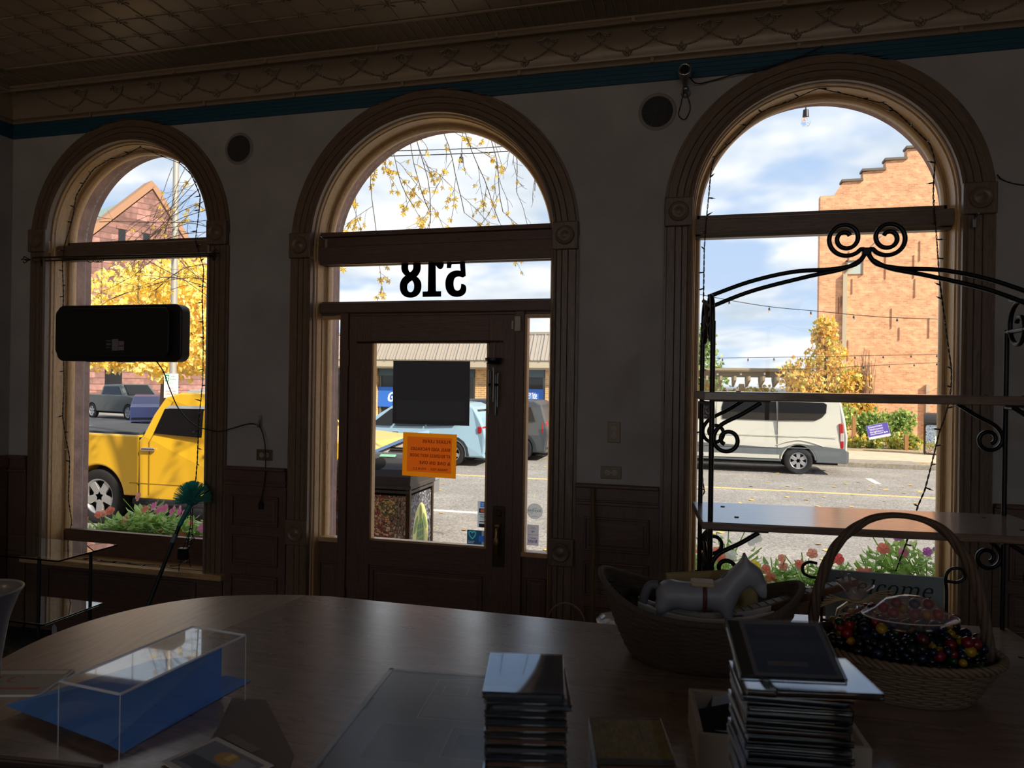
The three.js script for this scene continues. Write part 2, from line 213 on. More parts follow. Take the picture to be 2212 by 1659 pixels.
// wainscot
const panelGeo = (w, h, x, y, z) => { const g = [b6(x - w / 2, x + w / 2, y - h / 2, y - h / 2 + 0.012, z, z + 0.014, 0.004), b6(x - w / 2, x + w / 2, y + h / 2 - 0.012, y + h / 2, z, z + 0.014, 0.004), b6(x - w / 2, x - w / 2 + 0.012, y - h / 2, y + h / 2, z, z + 0.014, 0.004), b6(x + w / 2 - 0.012, x + w / 2, y - h / 2, y + h / 2, z, z + 0.014, 0.004)]; const s = new THREE.Shape([[-w / 2 + 0.035, -h / 2 + 0.035], [w / 2 - 0.035, -h / 2 + 0.035], [w / 2 - 0.035, h / 2 - 0.035], [-w / 2 + 0.035, h / 2 - 0.035]].map((p) => new THREE.Vector2(...p))); g.push(put(ext(s, 0.004, 0.009), x, y, z - 0.008)); return join(g); };
{
  const secs = [[LX, -4.535, 0], [-2.925, -2.487, 1], [-0.65, -0.19, 1], [1.42, RX, 4]];
  for (const [a, b, n] of secs) {
    const t = struct('trim_' + (3 + secs.findIndex((s) => s[0] === a)));
    obj('backing', b6(a, b, 0, 1.11, 0, 0.016), M.oakDark, t);
    obj('cap_rail', [b6(a, b, 1.11, 1.185, 0, 0.03, 0.004), b6(a, b, 1.178, 1.2, 0, 0.045, 0.008), b6(a, b, 1.08, 1.1, 0, 0.026, 0.006)], M.oakDark, t);
    obj('skirting', b6(a, b, 0, 0.18, 0, 0.032, 0.005), M.oakDark, t);
    for (let i = 0; i < n; i++) { const w = (b - a) / n; for (const y of [0.92, 0.67, 0.415]) obj('panel', panelGeo(Math.min(w - 0.1, 0.36), 0.19, a + w * (i + 0.5), y, 0.016), M.oakDark, t); }
  }
  const left = struct('baseboard_left', b6(LX, LX + 0.025, 0, 1.15, 0.03, BZ), M.oakDark);
  obj('cap_rail', b6(LX, LX + 0.045, 1.12, 1.2, 0.03, BZ, 0.006), M.oakDark, left);
}
// ---------------------------------------------------------------- arched windows
const CAS = [[0, -0.05], [0, 0.028], [0.01, 0.038], [0.02, 0.034], [0.026, 0.022], [0.05, 0.022], [0.052, 0.013], [0.056, 0.022], [0.086, 0.022], [0.088, 0.013], [0.092, 0.022], [0.132, 0.022], [0.136, 0.012], [0.15, 0.012], [0.15, -0.005]];
const JAMB = [[0.002, 0.03], [0, -0.012], [-0.008, -0.014], [-0.01, -0.03], [-0.016, -0.034], [-0.018, -0.12], [-0.024, -0.124], [-0.026, -0.135]];
const SASH = [[-0.01, -0.13], [-0.038, -0.13], [-0.045, -0.145], [-0.045, -0.175], [-0.038, -0.19], [-0.01, -0.19], [-0.01, -0.13]];
const STONE = [[-0.002, -0.18], [0.006, -0.2], [0.012, -0.37]];
function rosette(name, p, x, y, w, h) { const b = obj(name, [rbox(w, h, 0.04, 0.008, x, y, 0.022), lathe([[0, 0.012], [0.012, 0.013], [0.02, 0.006], [0.036, 0.004], [0.044, 0.012], [0.05, 0.012], [0.055, 0]], x, y, 0.042, 24, [Math.PI / 2, 0, 0])], M.oak, p); return b; }
const glassPane = (p, g) => obj('glass_pane', g, M.glass, p);
function archShape(w, y, inset) { const r = w.half - inset, s = new THREE.Shape(), dy = y - w.spring, a = Math.asin(clamp(dy / r, -1, 1)); s.moveTo(w.cx - r * Math.cos(a), y); s.lineTo(w.cx + r * Math.cos(a), y); s.absarc(w.cx, w.spring, r, a, Math.PI - a, false); return s; }
function casing(p, w, botY, blocks) {
  const { cx, half, spring } = w;
  obj('jamb_casing', archSweep(cx, half, spring - 0.08, botY, CAS, 'left'), M.oak, p); obj('jamb_casing', archSweep(cx, half, spring - 0.08, botY, CAS, 'right'), M.oak, p);
  obj('arch_casing', archSweep(cx, half, spring, 0, CAS, 'arch', 56), M.oak, p);
  for (const s of [-1, 1]) for (const y of blocks) rosette('rosette_block', p, cx + s * (half + 0.072), y, 0.15, 0.158);
  obj('jamb', archSweep(cx, half, spring, botY, JAMB, 'all', 56), M.oakLit, p);
  obj('sash_frame', archSweep(cx, half, spring, botY + 0.1, SASH, 'all', 56), M.oakLit, p);
  obj('stone_reveal', archSweep(cx, half, spring, botY, STONE, 'all', 56), M.stone, p);
}
function showWindow(n, w) {
  const p = struct('window_' + n), { cx, half } = w, x0 = cx - half + 0.01, x1 = cx + half - 0.01;
  casing(p, w, 0.5, [w.spring]);
  obj('transom_bar', [b6(x0, x1, 2.59, 2.71, -0.19, -0.13), b6(x0, x1, 2.59, 2.675, -0.135, -0.05, 0.006), b6(x0, x1, 2.573, 2.585, -0.14, -0.075, 0.004), b6(x0, x1, 2.60, 2.606, -0.06, -0.046)], M.oak, p);
  obj('bottom_rail', [b6(x0, x1, 0.5, 0.665, -0.19, -0.13), b6(x0, x1, 0.665, 0.675, -0.17, -0.13, 0.003)], M.oakDark, p);
  obj('sill', [b6(cx - half - 0.16, cx + half + 0.16, 0.462, 0.502, -0.02, 0.06, 0.008), b6(x0 - 0.005, x1 + 0.005, 0.462, 0.502, -0.2, 0)], M.oakLit, p);
  obj('stone_sill', b6(cx - half - 0.05, cx + half + 0.05, 0.4, 0.5, -0.45, -0.2), M.stone, p);
  obj('apron', [b6(cx - half - 0.14, cx + half + 0.14, 0, 0.462, -0.01, 0.018), panelGeo(1.2, 0.26, cx, 0.3, 0.018)], M.oakDark, p);
  glassPane(p, put(ext(archShape(w, 2.705, 0.043), 0.004, 0, 40), 0, 0, -0.162)); glassPane(p, b6(x0 + 0.03, x1 - 0.03, 0.66, 2.6, -0.162, -0.158));
  return p;
}
showWindow(1, WL); showWindow(3, WR);
{ // middle bay: arched light, number light, two sidelights
  const p = struct('window_2'), w = WM, { cx, half } = w; casing(p, w, 0, [2.595, 0.805]);
  const x0 = cx - half + 0.01, x1 = cx + half - 0.01, za = -0.15, zb = -0.09;
  obj('transom_bar', [b6(x0, x1, 2.485, 2.695, za, zb), b6(x0, x1, 2.485, 2.60, -0.12, -0.055, 0.006), b6(x0, x1, 2.66, 2.69, -0.12, -0.06, 0.006)], M.oakDark, p);
  obj('door_head', [b6(x0, x1, 2.165, 2.255, za, zb), b6(x0, x1, 2.18, 2.245, -0.1, -0.06, 0.008)], M.oakDark, p);
  for (const [a, b] of [[-2.175, -2.12], [-1.04, -0.985]]) obj('mullion', b6(a, b, 0, 2.2, za, -0.07, 0.004), M.oakDark, p);
  for (const [a, b] of [[-2.33, -2.165], [-0.99, -0.81]]) { obj('sidelight_panel', [b6(a, b, 0, 0.745, za, -0.1), panelGeo(0.13, 0.5, (a + b) / 2, 0.36, -0.1)], M.oakDark, p); obj('sidelight_rail', [b6(a, b, 0.735, 0.765, za, -0.075, 0.005), b6(a, b, 2.145, 2.175, za, -0.09, 0.005), b6(a, a + 0.02, 0.76, 2.15, za, -0.09), b6(b - 0.02, b, 0.76, 2.15, za, -0.09)], M.oakLit, p); glassPane(p, b6(a, b, 0.75, 2.16, -0.122, -0.118)); }
  glassPane(p, put(ext(archShape(w, 2.69, 0.043), 0.004, 0, 40), 0, 0, -0.162)); glassPane(p, b6(x0, x1, 2.25, 2.49, -0.122, -0.118));
  obj('threshold', b6(x0, x1, -0.02, 0.03, -0.36, -0.02), M.stone, p);
  // painted door number, read from the street
  const f = await new FontLoader().loadAsync('fonts/droid/droid_serif_bold.typeface.json');
  const t = plain(new TextGeometry('518', { font: f, size: 0.235, depth: 0.001, curveSegments: 8, bevelEnabled: true, bevelThickness: 0.0005, bevelSize: 0.008, bevelSegments: 1 })); t.computeBoundingBox(); const bb = t.boundingBox; t.translate(-(bb.min.x + bb.max.x) / 2, 0, 0); t.scale(-0.435 / (bb.max.x - bb.min.x), 1, 1); obj('door_number', put(t, -1.578, 2.288, -0.117), M.black, p);
}
{ // door leaf
  const p = struct('door_1'), a = -2.118, b = -1.042, z0 = -0.135, z1 = -0.085;
  for (const [u, v] of [[a, -1.965], [-1.205, b]]) obj('stile', b6(u, v, 0.03, 2.163, z0, z1, 0.003), M.oakDark, p);
  obj('top_rail', b6(-1.967, -1.203, 2.005, 2.163, z0, z1, 0.003), M.oakDark, p); obj('lock_rail', b6(-1.967, -1.203, 0.61, 0.765, z0, z1, 0.003), M.oakDark, p); obj('bottom_rail', b6(-1.967, -1.203, 0.03, 0.2, z0, z1, 0.003), M.oakDark, p);
  obj('lower_panel', [b6(-1.967, -1.203, 0.2, 0.61, -0.12, -0.1), panelGeo(0.72, 0.38, -1.585, 0.405, -0.1)], M.oakDark, p);
  obj('glazing_bead', [b6(-1.967, -1.953, 0.765, 2.005, z0, -0.09), b6(-1.217, -1.203, 0.765, 2.005, z0, -0.09), b6(-1.967, -1.203, 1.993, 2.005, z0, -0.09), b6(-1.967, -1.203, 0.765, 0.777, z0, -0.09)], M.oakLit, p);
  glassPane(p, b6(-1.96, -1.21, 0.77, 2.0, -0.112, -0.108));
  obj('lock_plate', [rbox(0.075, 0.36, 0.006, 0.003, -1.125, 0.845, -0.082), ring(0.018, 0.004, -1.125, 0.985, -0.078), cyl(0.014, 0.014, 0.012, -1.125, 0.985, -0.076, [Math.PI / 2, 0, 0])], M.bronze, p);
  obj('door_handle', [tube([[-1.125, 0.9, -0.08], [-1.125, 0.895, -0.045], [-1.125, 0.85, -0.03], [-1.125, 0.79, -0.03], [-1.125, 0.74, -0.05], [-1.125, 0.735, -0.08]], 0.009, 24, 8), ball(0.016, -1.125, 0.82, -0.03, 10, 8, [1, 2.2, 0.7]), rbox(0.03, 0.014, 0.04, 0.004, -1.125, 0.915, -0.062)], M.brass, p);
  obj('hinge', [[0.4, 0], [1.9, 0]].map(([y]) => cyl(0.008, 0.008, 0.1, -2.12, y, -0.08)), M.bronze, p);
  obj('door_curtain_rod', [rod([-2.05, 1.998, -0.06], [-1.12, 2.003, -0.06], 0.005), rod([-2.05, 1.998, -0.085], [-2.05, 1.998, -0.055], 0.004), rod([-1.12, 2.003, -0.085], [-1.12, 2.003, -0.055], 0.004)], M.bronze, p);
  obj('door_sensor', [rbox(0.035, 0.088, 0.025, 0.004, -1.02, 2.105, -0.055), rbox(0.014, 0.05, 0.018, 0.003, -1.055, 2.1, -0.075)], M.whitePaint, p);
}
// ---------------------------------------------------------------- unseen globe lamps added behind the viewer to brighten the room
for (const [x, z, l, col, k] of [[-3.3, 4.9, 'added white glass globe ceiling lamp on the left behind the table', 0xffd2a4, 0.75], [1.4, 5.4, 'added white glass globe ceiling lamp on the right behind the table', 0xdfe9ff, 1.0], [-1.2, 8.6, 'added white glass globe ceiling lamp at the back of the shop', 0xdfe9ff, 2.2]]) {
  const p = thing('added_globe_lamp', l, 'lamp', [x, 2.75, z], 0, 'globe lamps added to light the shop'); obj('globe', ball(0.14, 0, 0, 0, 20, 14), std(0xfff4e0, 0.6, { emissive: col, emissiveIntensity: 0.8 }), p); obj('canopy', [cyl(0.06, 0.05, 0.05, 0, 0.15, 0), rod([0, 0.15, 0], [0, 0.92, 0], 0.012), cyl(0.05, 0.06, 0.04, 0, 0.93, 0)], M.brass, p);
  const L = new THREE.PointLight(col, LAMP * k); L.castShadow = true; L.shadow.radius = 6; p.add(L);
}
// ---------------------------------------------------------------- things on the front wall
for (const [x, y, l] of [[-2.873, 3.24, 'round flush wall speaker between the left arch and the doorway'], [-0.231, 3.263, 'round flush wall speaker left of the right arch']]) {
  const p = thing('wall_speaker', l, 'speaker', [x, y, 0], 0, 'round wall speakers'); obj('rim', put(lathe([[0.085, 0.001], [0.086, 0.008], [0.098, 0.007], [0.104, 0.001]], 0, 0, 0, 40), 0, 0, 0, [Math.PI / 2, 0, 0]), std(0x8f867c, 0.7), p); obj('grille', put(lathe([[0, 0.007], [0.05, 0.0065], [0.085, 0.004]], 0, 0, 0, 40), 0, 0, 0, [Math.PI / 2, 0, 0]), std(0x4c4a49, 0.85, { bumpMap: tex(64, 64, (u, v) => { const k = Math.hypot(u * 8 % 1 - 0.5, v * 8 % 1 - 0.5) < 0.3 ? 0 : 1; return [k, k, k]; }, [5, 5], false), bumpScale: 0.002 }), p);
}
for (const [x, y, hor, l] of [[-2.652, 1.277, 1, 'horizontal double outlet with a black cord in front, left of the doorway'], [-0.442, 1.49, 0, 'vertical double outlet right of the doorway'], [-0.456, 1.265, 1, 'horizontal double outlet just above the wainscot right of the doorway']]) {
  const p = thing('wall_outlet', l, 'outlet', [x, y, 0.001], 0, 'wall outlets'); if (hor) p.rotation.z = Math.PI / 2; obj('cover_plate', rbox(0.07, 0.115, 0.006, 0.0025, 0, 0, 0.003), std(0x6e5c48, 0.4, { metalness: 0.4 }), p);
  for (const s of [-1, 1]) { const f = obj('socket', put(lathe([[0, 0.002], [0.015, 0.002], [0.016, 0]], 0, 0, 0, 20), 0, s * 0.02, 0.006, [Math.PI / 2, 0, 0]), std(0xa89b88, 0.5), p); obj('slots', [b6(-0.007, -0.005, s * 0.02 - 0.001, s * 0.02 + 0.006, 0.007, 0.0085), b6(0.004, 0.006, s * 0.02 - 0.001, s * 0.02 + 0.006, 0.007, 0.0085), cyl(0.002, 0.002, 0.002, 0, s * 0.02 - 0.007, 0.008, [Math.PI / 2, 0, 0], 8)], M.black, f); }
  obj('screw', cyl(0.003, 0.003, 0.002, 0, 0, 0.0065, [Math.PI / 2, 0, 0], 8), M.steel, p);
}
{ const p = thing('security_camera', 'small chrome-ringed security camera high on the wall beside the right arch', 'camera', [-0.085, 3.43, 0.0]); obj('housing', put(cyl(0.034, 0.034, 0.06, 0, 0, 0, [Math.PI / 2, 0, 0]), 0, 0, 0.09, [-0.1, 0, 0]), M.steel, p); obj('lens_ring', ring(0.03, 0.006, 0, 0, 0.122, [-0.1, 0, 0]), M.chrome, p); obj('lens', cyl(0.022, 0.022, 0.01, 0, 0, 0.12, [Math.PI / 2 - 0.1, 0, 0]), M.black, p); obj('mount', [rod([0, -0.03, 0.09], [0.005, -0.075, 0.03], 0.012), cyl(0.022, 0.026, 0.02, 0.005, -0.08, 0.012, [Math.PI / 2, 0, 0]), ball(0.018, 0.005, -0.07, 0.04)], M.steel, p);
  obj('loop_cable', tube([[-0.005, -0.08, 0.03], [-0.02, -0.14, 0.012], [-0.03, -0.2, 0.01], [0.0, -0.225, 0.012], [0.03, -0.17, 0.012], [0.012, -0.09, 0.03]], 0.003, 36, 5), M.black, p); obj('lead_cable', tube([[0.02, -0.02, 0.08], [0.06, -0.045, 0.04], [0.14, -0.03, 0.02], [0.28, -0.012, 0.045], [0.47, 0.015, 0.05], [0.61, 0.055, 0.045], [0.69, 0.09, 0.04]], 0.0035, 48, 5), M.black, p); }
tag(obj('wall_cable', tube([[1.41, 2.81, 0.03], [1.44, 2.79, 0.008], [1.53, 2.76, 0.006], [1.8, 2.74, 0.006], [2.3, 2.76, 0.006]], 0.003, 30, 5), M.black), 'thin black cable running right along the wall from the right arch', 'cable');
{ const p = thing('hanging_sign_box', 'black light-box sign hanging back-side-in by two chains in the left window', 'sign', [-3.72, 2.05, 0.065]); const w = 0.98, h = 0.36;
  const rr = (W, H, R) => { const s = new THREE.Shape(), x = W / 2, y = H / 2; s.moveTo(-x + R, -y); s.lineTo(x - R, -y); s.absarc(x - R, -y + R, R, -Math.PI / 2, 0); s.lineTo(x, y - R); s.absarc(x - R, y - R, R, 0, Math.PI / 2); s.lineTo(-x + R, y); s.absarc(-x + R, y - R, R, Math.PI / 2, Math.PI); s.lineTo(-x, -y + R); s.absarc(-x + R, -y + R, R, Math.PI, 1.5 * Math.PI); return s; };
  obj('housing', put(ext(rr(w, h, 0.05), 0.07, 0.008), 0, 0, -0.06), M.black, p); obj('back_cover', put(ext(rr(w - 0.09, h - 0.06, 0.04), 0.025, 0.008), -0.02, 0.005, 0.02), std(0x0d0d0d, 0.6), p); obj('front_face', put(ext(rr(w - 0.04, h - 0.04, 0.04), 0.01), 0, 0, -0.07), std(0x8f8a80, 0.5), p);
  obj('rating_label', put(new THREE.PlaneGeometry(0.15, 0.075), 0.02, -0.08, 0.0545), std(0xffffff, 0.7, { map: print(256, 128, (g) => { g.fillStyle = '#1a1a1a'; g.fillRect(0, 0, 256, 128); g.fillStyle = '#8d8488'; g.fillRect(84, 0, 84, 128); g.fillRect(172, 22, 74, 50); g.fillRect(172, 80, 74, 44); g.fillStyle = '#6c686a'; g.fillRect(4, 14, 66, 10); g.fillRect(4, 44, 66, 24); g.fillRect(4, 88, 60, 10); g.fillStyle = '#5b5759'; for (let i = 0; i < 5; i++) g.fillRect(92, 12 + i * 24, 66, 3); }) }), p);
  for (const x of [-0.15, 0.145]) { const g = []; for (let y = h / 2 + 0.035; y < 0.49; y += 0.014) g.push(ring(0.0055, 0.0012, x, y, 0, [0, (Math.round(y / 0.014) & 1) * Math.PI / 2, 0], 4, 8)); g.push(tube([[x, h / 2, 0], [x + 0.008, h / 2 + 0.012, 0], [x, h / 2 + 0.03, 0], [x - 0.006, h / 2 + 0.02, 0]], 0.0015, 12, 4)); obj('hanging_chain', g, M.steel, p); obj('hanger_clip', rbox(0.04, 0.012, 0.05, 0.004, x, h / 2, -0.02), std(0x8f8a88, 0.4), p); }
  for (const x of [-0.2, 0.05]) obj('foot_clip', rbox(0.12, 0.01, 0.04, 0.004, x, -h / 2 - 0.008, -0.01), std(0x777270, 0.4), p);
  const c = obj('power_cord', tube([[0.3, -0.17, 0.02], [0.35, -0.25, 0.0], [0.4, -0.36, 0], [0.48, -0.5, 0.0], [0.61, -0.6, 0.0], [0.68, -0.62, -0.01], [0.76, -0.63, -0.02], [0.84, -0.61, -0.04], [0.98, -0.575, -0.04], [1.04, -0.59, -0.04], [1.075, -0.65, -0.035], [1.095, -0.75, -0.03], [1.1, -0.86, -0.025], [1.09, -0.97, -0.025], [1.07, -1.07, -0.025]], 0.0035, 120, 6), M.black, p); obj('plug', [rbox(0.028, 0.045, 0.02, 0.006, 1.068, -1.09, -0.028), rod([1.068, -1.068, -0.025], [1.068, -1.05, -0.025], 0.006)], M.black, c); }
tag(obj('cord_hook', [tube([[-2.685, 1.5, 0.002], [-2.685, 1.49, 0.02], [-2.685, 1.465, 0.022], [-2.685, 1.458, 0.035], [-2.685, 1.475, 0.04]], 0.006, 16, 6), rbox(0.022, 0.075, 0.006, 0.002, -2.685, 1.49, 0.004)], std(0x8f857c, 0.5)), 'small adhesive wall hook holding the black cord', 'hook');
{ const p = thing('curtain_rod', 'thin brass double curtain rod with scroll finials and rings across the left window', 'curtain rod', [-3.73, 2.555, 0.1]); obj('rod', rod([-0.68, 0.012, 0], [0.72, -0.004, 0], 0.006, 0.006, 8), M.bronze, p); obj('inner_rod', rod([-0.62, -0.004, -0.04], [0.7, -0.01, -0.04], 0.005, 0.005, 8), M.bronze, p);
  for (const [x, s] of [[-0.7, -1], [0.72, 1]]) { obj('finial', [0, 1, 2, 3].map((k) => tube([[x, 0, 0], [x + s * 0.03, 0.012 * Math.cos(k * 1.57), 0.012 * Math.sin(k * 1.57)], [x + s * 0.055, 0.022 * Math.cos(k * 1.57), 0.022 * Math.sin(k * 1.57)], [x + s * 0.06, 0.01 * Math.cos(k * 1.57), 0.01 * Math.sin(k * 1.57)]], 0.0035, 12, 5)), M.bronze, p); obj('bracket', [rbox(0.02, 0.05, 0.008, 0.002, x - s * 0.02, -0.01, -0.074), rod([x - s * 0.02, -0.005, -0.07], [x - s * 0.02, 0, 0], 0.005)], M.bronze, p); }
  for (const x of [-0.2, -0.155, -0.135, -0.12]) obj('curtain_ring', ring(0.022, 0.0022, x, -0.012, 0, [0, 1.2 + x, 0], 5, 18), M.bronze, p); }
for (const [x, y, s, l] of [[-2.262, 2.64, 1, 'bent steel curtain bracket at the left foot of the middle arch'], [1.325, 2.62, -1, 'small steel curtain bracket below the right rosette of the right arch']]) tag(obj('curtain_bracket', [rod([x, y, 0.025], [x, y, 0.045], 0.006), rod([x, y, 0.04], [x + s * 0.05 * (s > 0 ? 1 : 0.5), y - 0.03, 0.07], 0.005), rbox(0.016, 0.05, 0.005, 0.002, x + s * 0.055 * (s > 0 ? 1 : 0.4), y - 0.045, 0.065)], M.steel), l, 'bracket');
// mini string lights
function strand(label, P, z, seed, extra) {
  const p = thing('mini_light_string', label, 'string lights', [0, 0, 0], 0, 'mini lights round the shop windows'), r = rng(seed), pts = P.map((q, i) => [q[0], q[1], z + (r() - 0.5) * 0.02]), cv = new THREE.CatmullRomCurve3(pts.map((q) => V3(...q)), false, 'catmullrom', 0.2), N = Math.round(cv.getLength() / 0.012), g1 = [], g2 = [];
  for (let i = 0; i <= N; i++) { const q = cv.getPointAt(i / N), a = i * 1.1; g1.push([q.x + 0.0025 * Math.cos(a), q.y, q.z + 0.0025 * Math.sin(a)]); g2.push([q.x - 0.0025 * Math.cos(a), q.y, q.z - 0.0025 * Math.sin(a)]); }
  obj('twisted_wire', [tube(g1, 0.0022, N, 4), tube(g2, 0.0022, N, 4)], M.black, p);
  const bulbs = Math.round(cv.getLength() / 0.105);
  for (let i = 0; i < bulbs; i++) { const t = (i + 0.3 + 0.4 * r()) / bulbs, q = cv.getPointAt(t), a = r() * 6.283, d = V3(Math.cos(a), 0.25 * Math.sin(a * 2), Math.abs(Math.sin(a)) * 0.6).normalize(), e = q.clone().addScaledVector(d, 0.024), f = q.clone().addScaledVector(d, 0.04); const s = obj('lamp_socket', rod(q.toArray(), e.toArray(), 0.0035, 0.0045, 6), M.black, p); obj('bulb', rod(e.toArray(), f.toArray(), 0.003, 0.0008, 6), std(0xb9bdc2, 0.1), s); }
  return p;
}
strand('black mini light string looping round the left window and its arch', [[-4.19, 0.7], [-4.18, 0.76], [-4.22, 0.9], [-4.21, 1.03], [-4.22, 1.19], [-4.24, 1.32], [-4.27, 1.48], [-4.27, 1.74], [-4.28, 2.12], [-4.29, 2.32], [-4.29, 2.53], [-4.28, 2.66], [-4.25, 2.75], [-4.22, 2.88], [-4.19, 3.01], [-4.12, 3.11], [-4.03, 3.19], [-3.91, 3.25], [-3.79, 3.26], [-3.66, 3.31], [-3.51, 3.25], [-3.36, 3.19], [-3.25, 3.1], [-3.19, 2.96], [-3.2, 2.82], [-3.22, 2.66], [-3.15, 2.48], [-3.15, 2.3], [-3.15, 2.06], [-3.15, 1.75], [-3.16, 1.51], [-3.18, 1.2], [-3.19, 1.05], [-3.2, 0.88], [-3.21, 0.71], [-3.23, 0.63]], -0.03, 5);
strand('black mini light string lying tangled on the left window sill', [[-4.05, 0.512], [-3.98, 0.513], [-3.88, 0.51], [-3.78, 0.511], [-3.63, 0.51], [-3.49, 0.511], [-3.36, 0.512], [-3.27, 0.53], [-3.22, 0.62], [-3.17, 0.7], [-3.19, 0.76], [-3.22, 0.66], [-3.2, 0.52]], 0.0, 6);
strand('black mini light string following the right arch and drooping down its right side', [[0.03, 2.12], [0.03, 2.35], [0.03, 2.5], [0.04, 2.68], [0.05, 2.8], [0.06, 2.93], [0.08, 3.0], [0.16, 3.08], [0.22, 3.14], [0.29, 3.21], [0.36, 3.25], [0.44, 3.27], [0.52, 3.3], [0.6, 3.33], [0.67, 3.31], [0.76, 3.28], [0.84, 3.25], [0.92, 3.22], [0.99, 3.16], [1.08, 3.05], [1.13, 3.0], [1.15, 2.91], [1.15, 2.81], [1.15, 2.72], [1.16, 2.61], [1.17, 2.48], [1.18, 2.32], [1.19, 2.23], [1.21, 2.11], [1.22, 1.99], [1.24, 1.86], [1.24, 1.77], [1.23, 1.69], [1.21, 1.61], [1.19, 1.54], [1.17, 1.45], [1.15, 1.35], [1.13, 1.24], [1.1, 1.16], [1.06, 1.01], [1.0, 0.82]], -0.03, 7);
strand('black mini light string hanging straight down the left side of the right window', [[0.02, 2.1], [0.025, 1.94], [0.02, 1.72], [0.03, 1.46], [0.04, 1.24], [0.05, 1.18], [0.03, 1.14], [0.03, 1.01], [0.03, 0.88], [0.03, 0.71]], -0.02, 8);
{ const p = thing('transformer_box', 'small black plug-in adapter box hanging among wires in the left window', 'adapter', [-3.235, 0.61, 0.02]); obj('case', rbox(0.06, 0.075, 0.04, 0.006, 0, 0, 0), M.black, p); obj('cable', tube([[0, -0.035, 0], [-0.01, -0.08, 0.02], [-0.005, -0.106, 0.03]], 0.003, 12, 5), M.black, p); obj('upper_cable', tube([[0, 0.035, 0], [0.02, 0.1, -0.01], [0.03, 0.18, -0.03], [0.02, 0.3, -0.04]], 0.003, 16, 5), M.black, p); }
// door signs
{ const p = thing('door_poster', 'grey back of a poster taped to the door glass', 'poster', [-1.575, 1.69, -0.104]); obj('sheet', box(0.5, 0.39, 0.003, 0, 0, 0), std(0x6f7176, 0.8), p); obj('taped_strip', box(0.44, 0.12, 0.0012, 0, -0.11, 0.002), std(0x7b7d83, 0.8), p); }
{ const p = thing('paper_notice', 'orange paper notice with mirrored handwriting taped below the grey poster', 'notice', [-1.579, 1.308, -0.104], 0); p.rotation.z = -0.012;
  obj('orange_sheet', box(0.35, 0.268, 0.0012, 0, 0, 0), phy({ color: 0xffc43c, roughness: 1, transmission: 0.85, thickness: 0 }), p);
  obj('written_sheet', put(new THREE.PlaneGeometry(0.29, 0.215), 0.0, 0.002, 0.0016), phy({ color: 0xffffff, roughness: 1, transmission: 0.8, thickness: 0, map: print(768, 568, (g, w, h) => { g.fillStyle = '#ffc878'; g.fillRect(0, 0, w, h); g.translate(w, 0); g.scale(-1, 1); g.fillStyle = '#8a4818'; g.textAlign = 'left'; g.font = 'bold 74px sans-serif'; g.fillText('PLEASE LEAVE', 20, 92, 640); g.fillText('MAIL AND PACKAGES', 20, 220, 690); g.fillText('AT BUSINESS NEXT DOOR', 20, 325, 700); g.fillText('& ONE ON ONE', 20, 440, 560); g.font = 'bold 56px sans-serif'; g.fillText('THANK YOU  -  515-N.E.C.', 60, 535, 620); }) }), p); }
const sticker = (label, cx, cy, w, h, draw, round) => { const t = print(256, Math.round(256 * h / w), draw); const m = phy({ color: 0xffffff, roughness: 1, transmission: 0.85, thickness: 0, map: t }); const g = round ? plain(new THREE.CircleGeometry(w / 2, 40)) : new THREE.PlaneGeometry(w, h); const p = thing('window_sticker', label, 'sticker', [cx, cy, -0.106]); obj('print', g, m, p); };
sticker('tall payment card sticker with stacked card emblems on the door glass', -1.234, 0.966, 0.062, 0.158, (g, w, h) => { g.fillStyle = '#c4d2d8'; g.fillRect(0, 0, w, h); g.fillStyle = '#3a78d8'; g.fillRect(70, 20, 150, 130); g.fillStyle = '#cfe0f4'; g.font = 'bold 44px sans-serif'; g.fillText('AM', 100, 80); g.fillText('EX', 106, 126); g.fillStyle = '#1d2226'; g.fillRect(40, 180, 190, 110); g.fillStyle = '#b8584a'; g.beginPath(); g.arc(110, 235, 42, 0, 7); g.fill(); g.fillStyle = '#a8664c'; g.beginPath(); g.arc(165, 235, 42, 0, 7); g.fill(); g.fillStyle = '#1d2226'; g.fillRect(40, 330, 190, 14); g.font = 'bold 64px sans-serif'; g.fillText('VISA', 62, 410); g.fillRect(40, 440, 190, 6); g.fillRect(50, 500, 170, 18); g.fillRect(40, 560, 190, 90); }, false);
sticker('navy sticker with a teal heart low on the door glass', -1.27, 0.825, 0.118, 0.086, (g, w, h) => { g.fillStyle = '#24486c'; g.fillRect(0, 0, w, h); g.strokeStyle = '#3fa7a0'; g.lineWidth = 16; g.beginPath(); g.moveTo(70, 110); g.bezierCurveTo(-10, 50, 40, -10, 70, 36); g.bezierCurveTo(110, -10, 150, 50, 70, 116); g.stroke(); g.fillStyle = '#7f97ac'; g.fillRect(200, 0, 56, h); g.fillStyle = '#2a62b8'; g.fillRect(160, 70, 96, 76); g.fillStyle = '#dfe8f0'; g.font = 'bold 15px sans-serif'; g.fillText('We love our', 14, 152); g.fillText('customers', 14, 172); }, false);
sticker('round translucent sticker with green script in the right sidelight', -0.912, 1.003, 0.094, 0.094, (g, w, h) => { g.fillStyle = '#f2f6f7'; g.fillRect(0, 0, w, h); g.save(); g.translate(w, 0); g.scale(-1, 1); g.fillStyle = '#4c7a68'; g.textAlign = 'center'; g.font = 'italic 58px serif'; g.fillText('Stayfree', 128, 135); g.font = '16px sans-serif'; g.fillText('thank you', 128, 84); g.fillText('north', 180, 160); g.fillRect(80, 210, 96, 4); g.restore(); }, true);
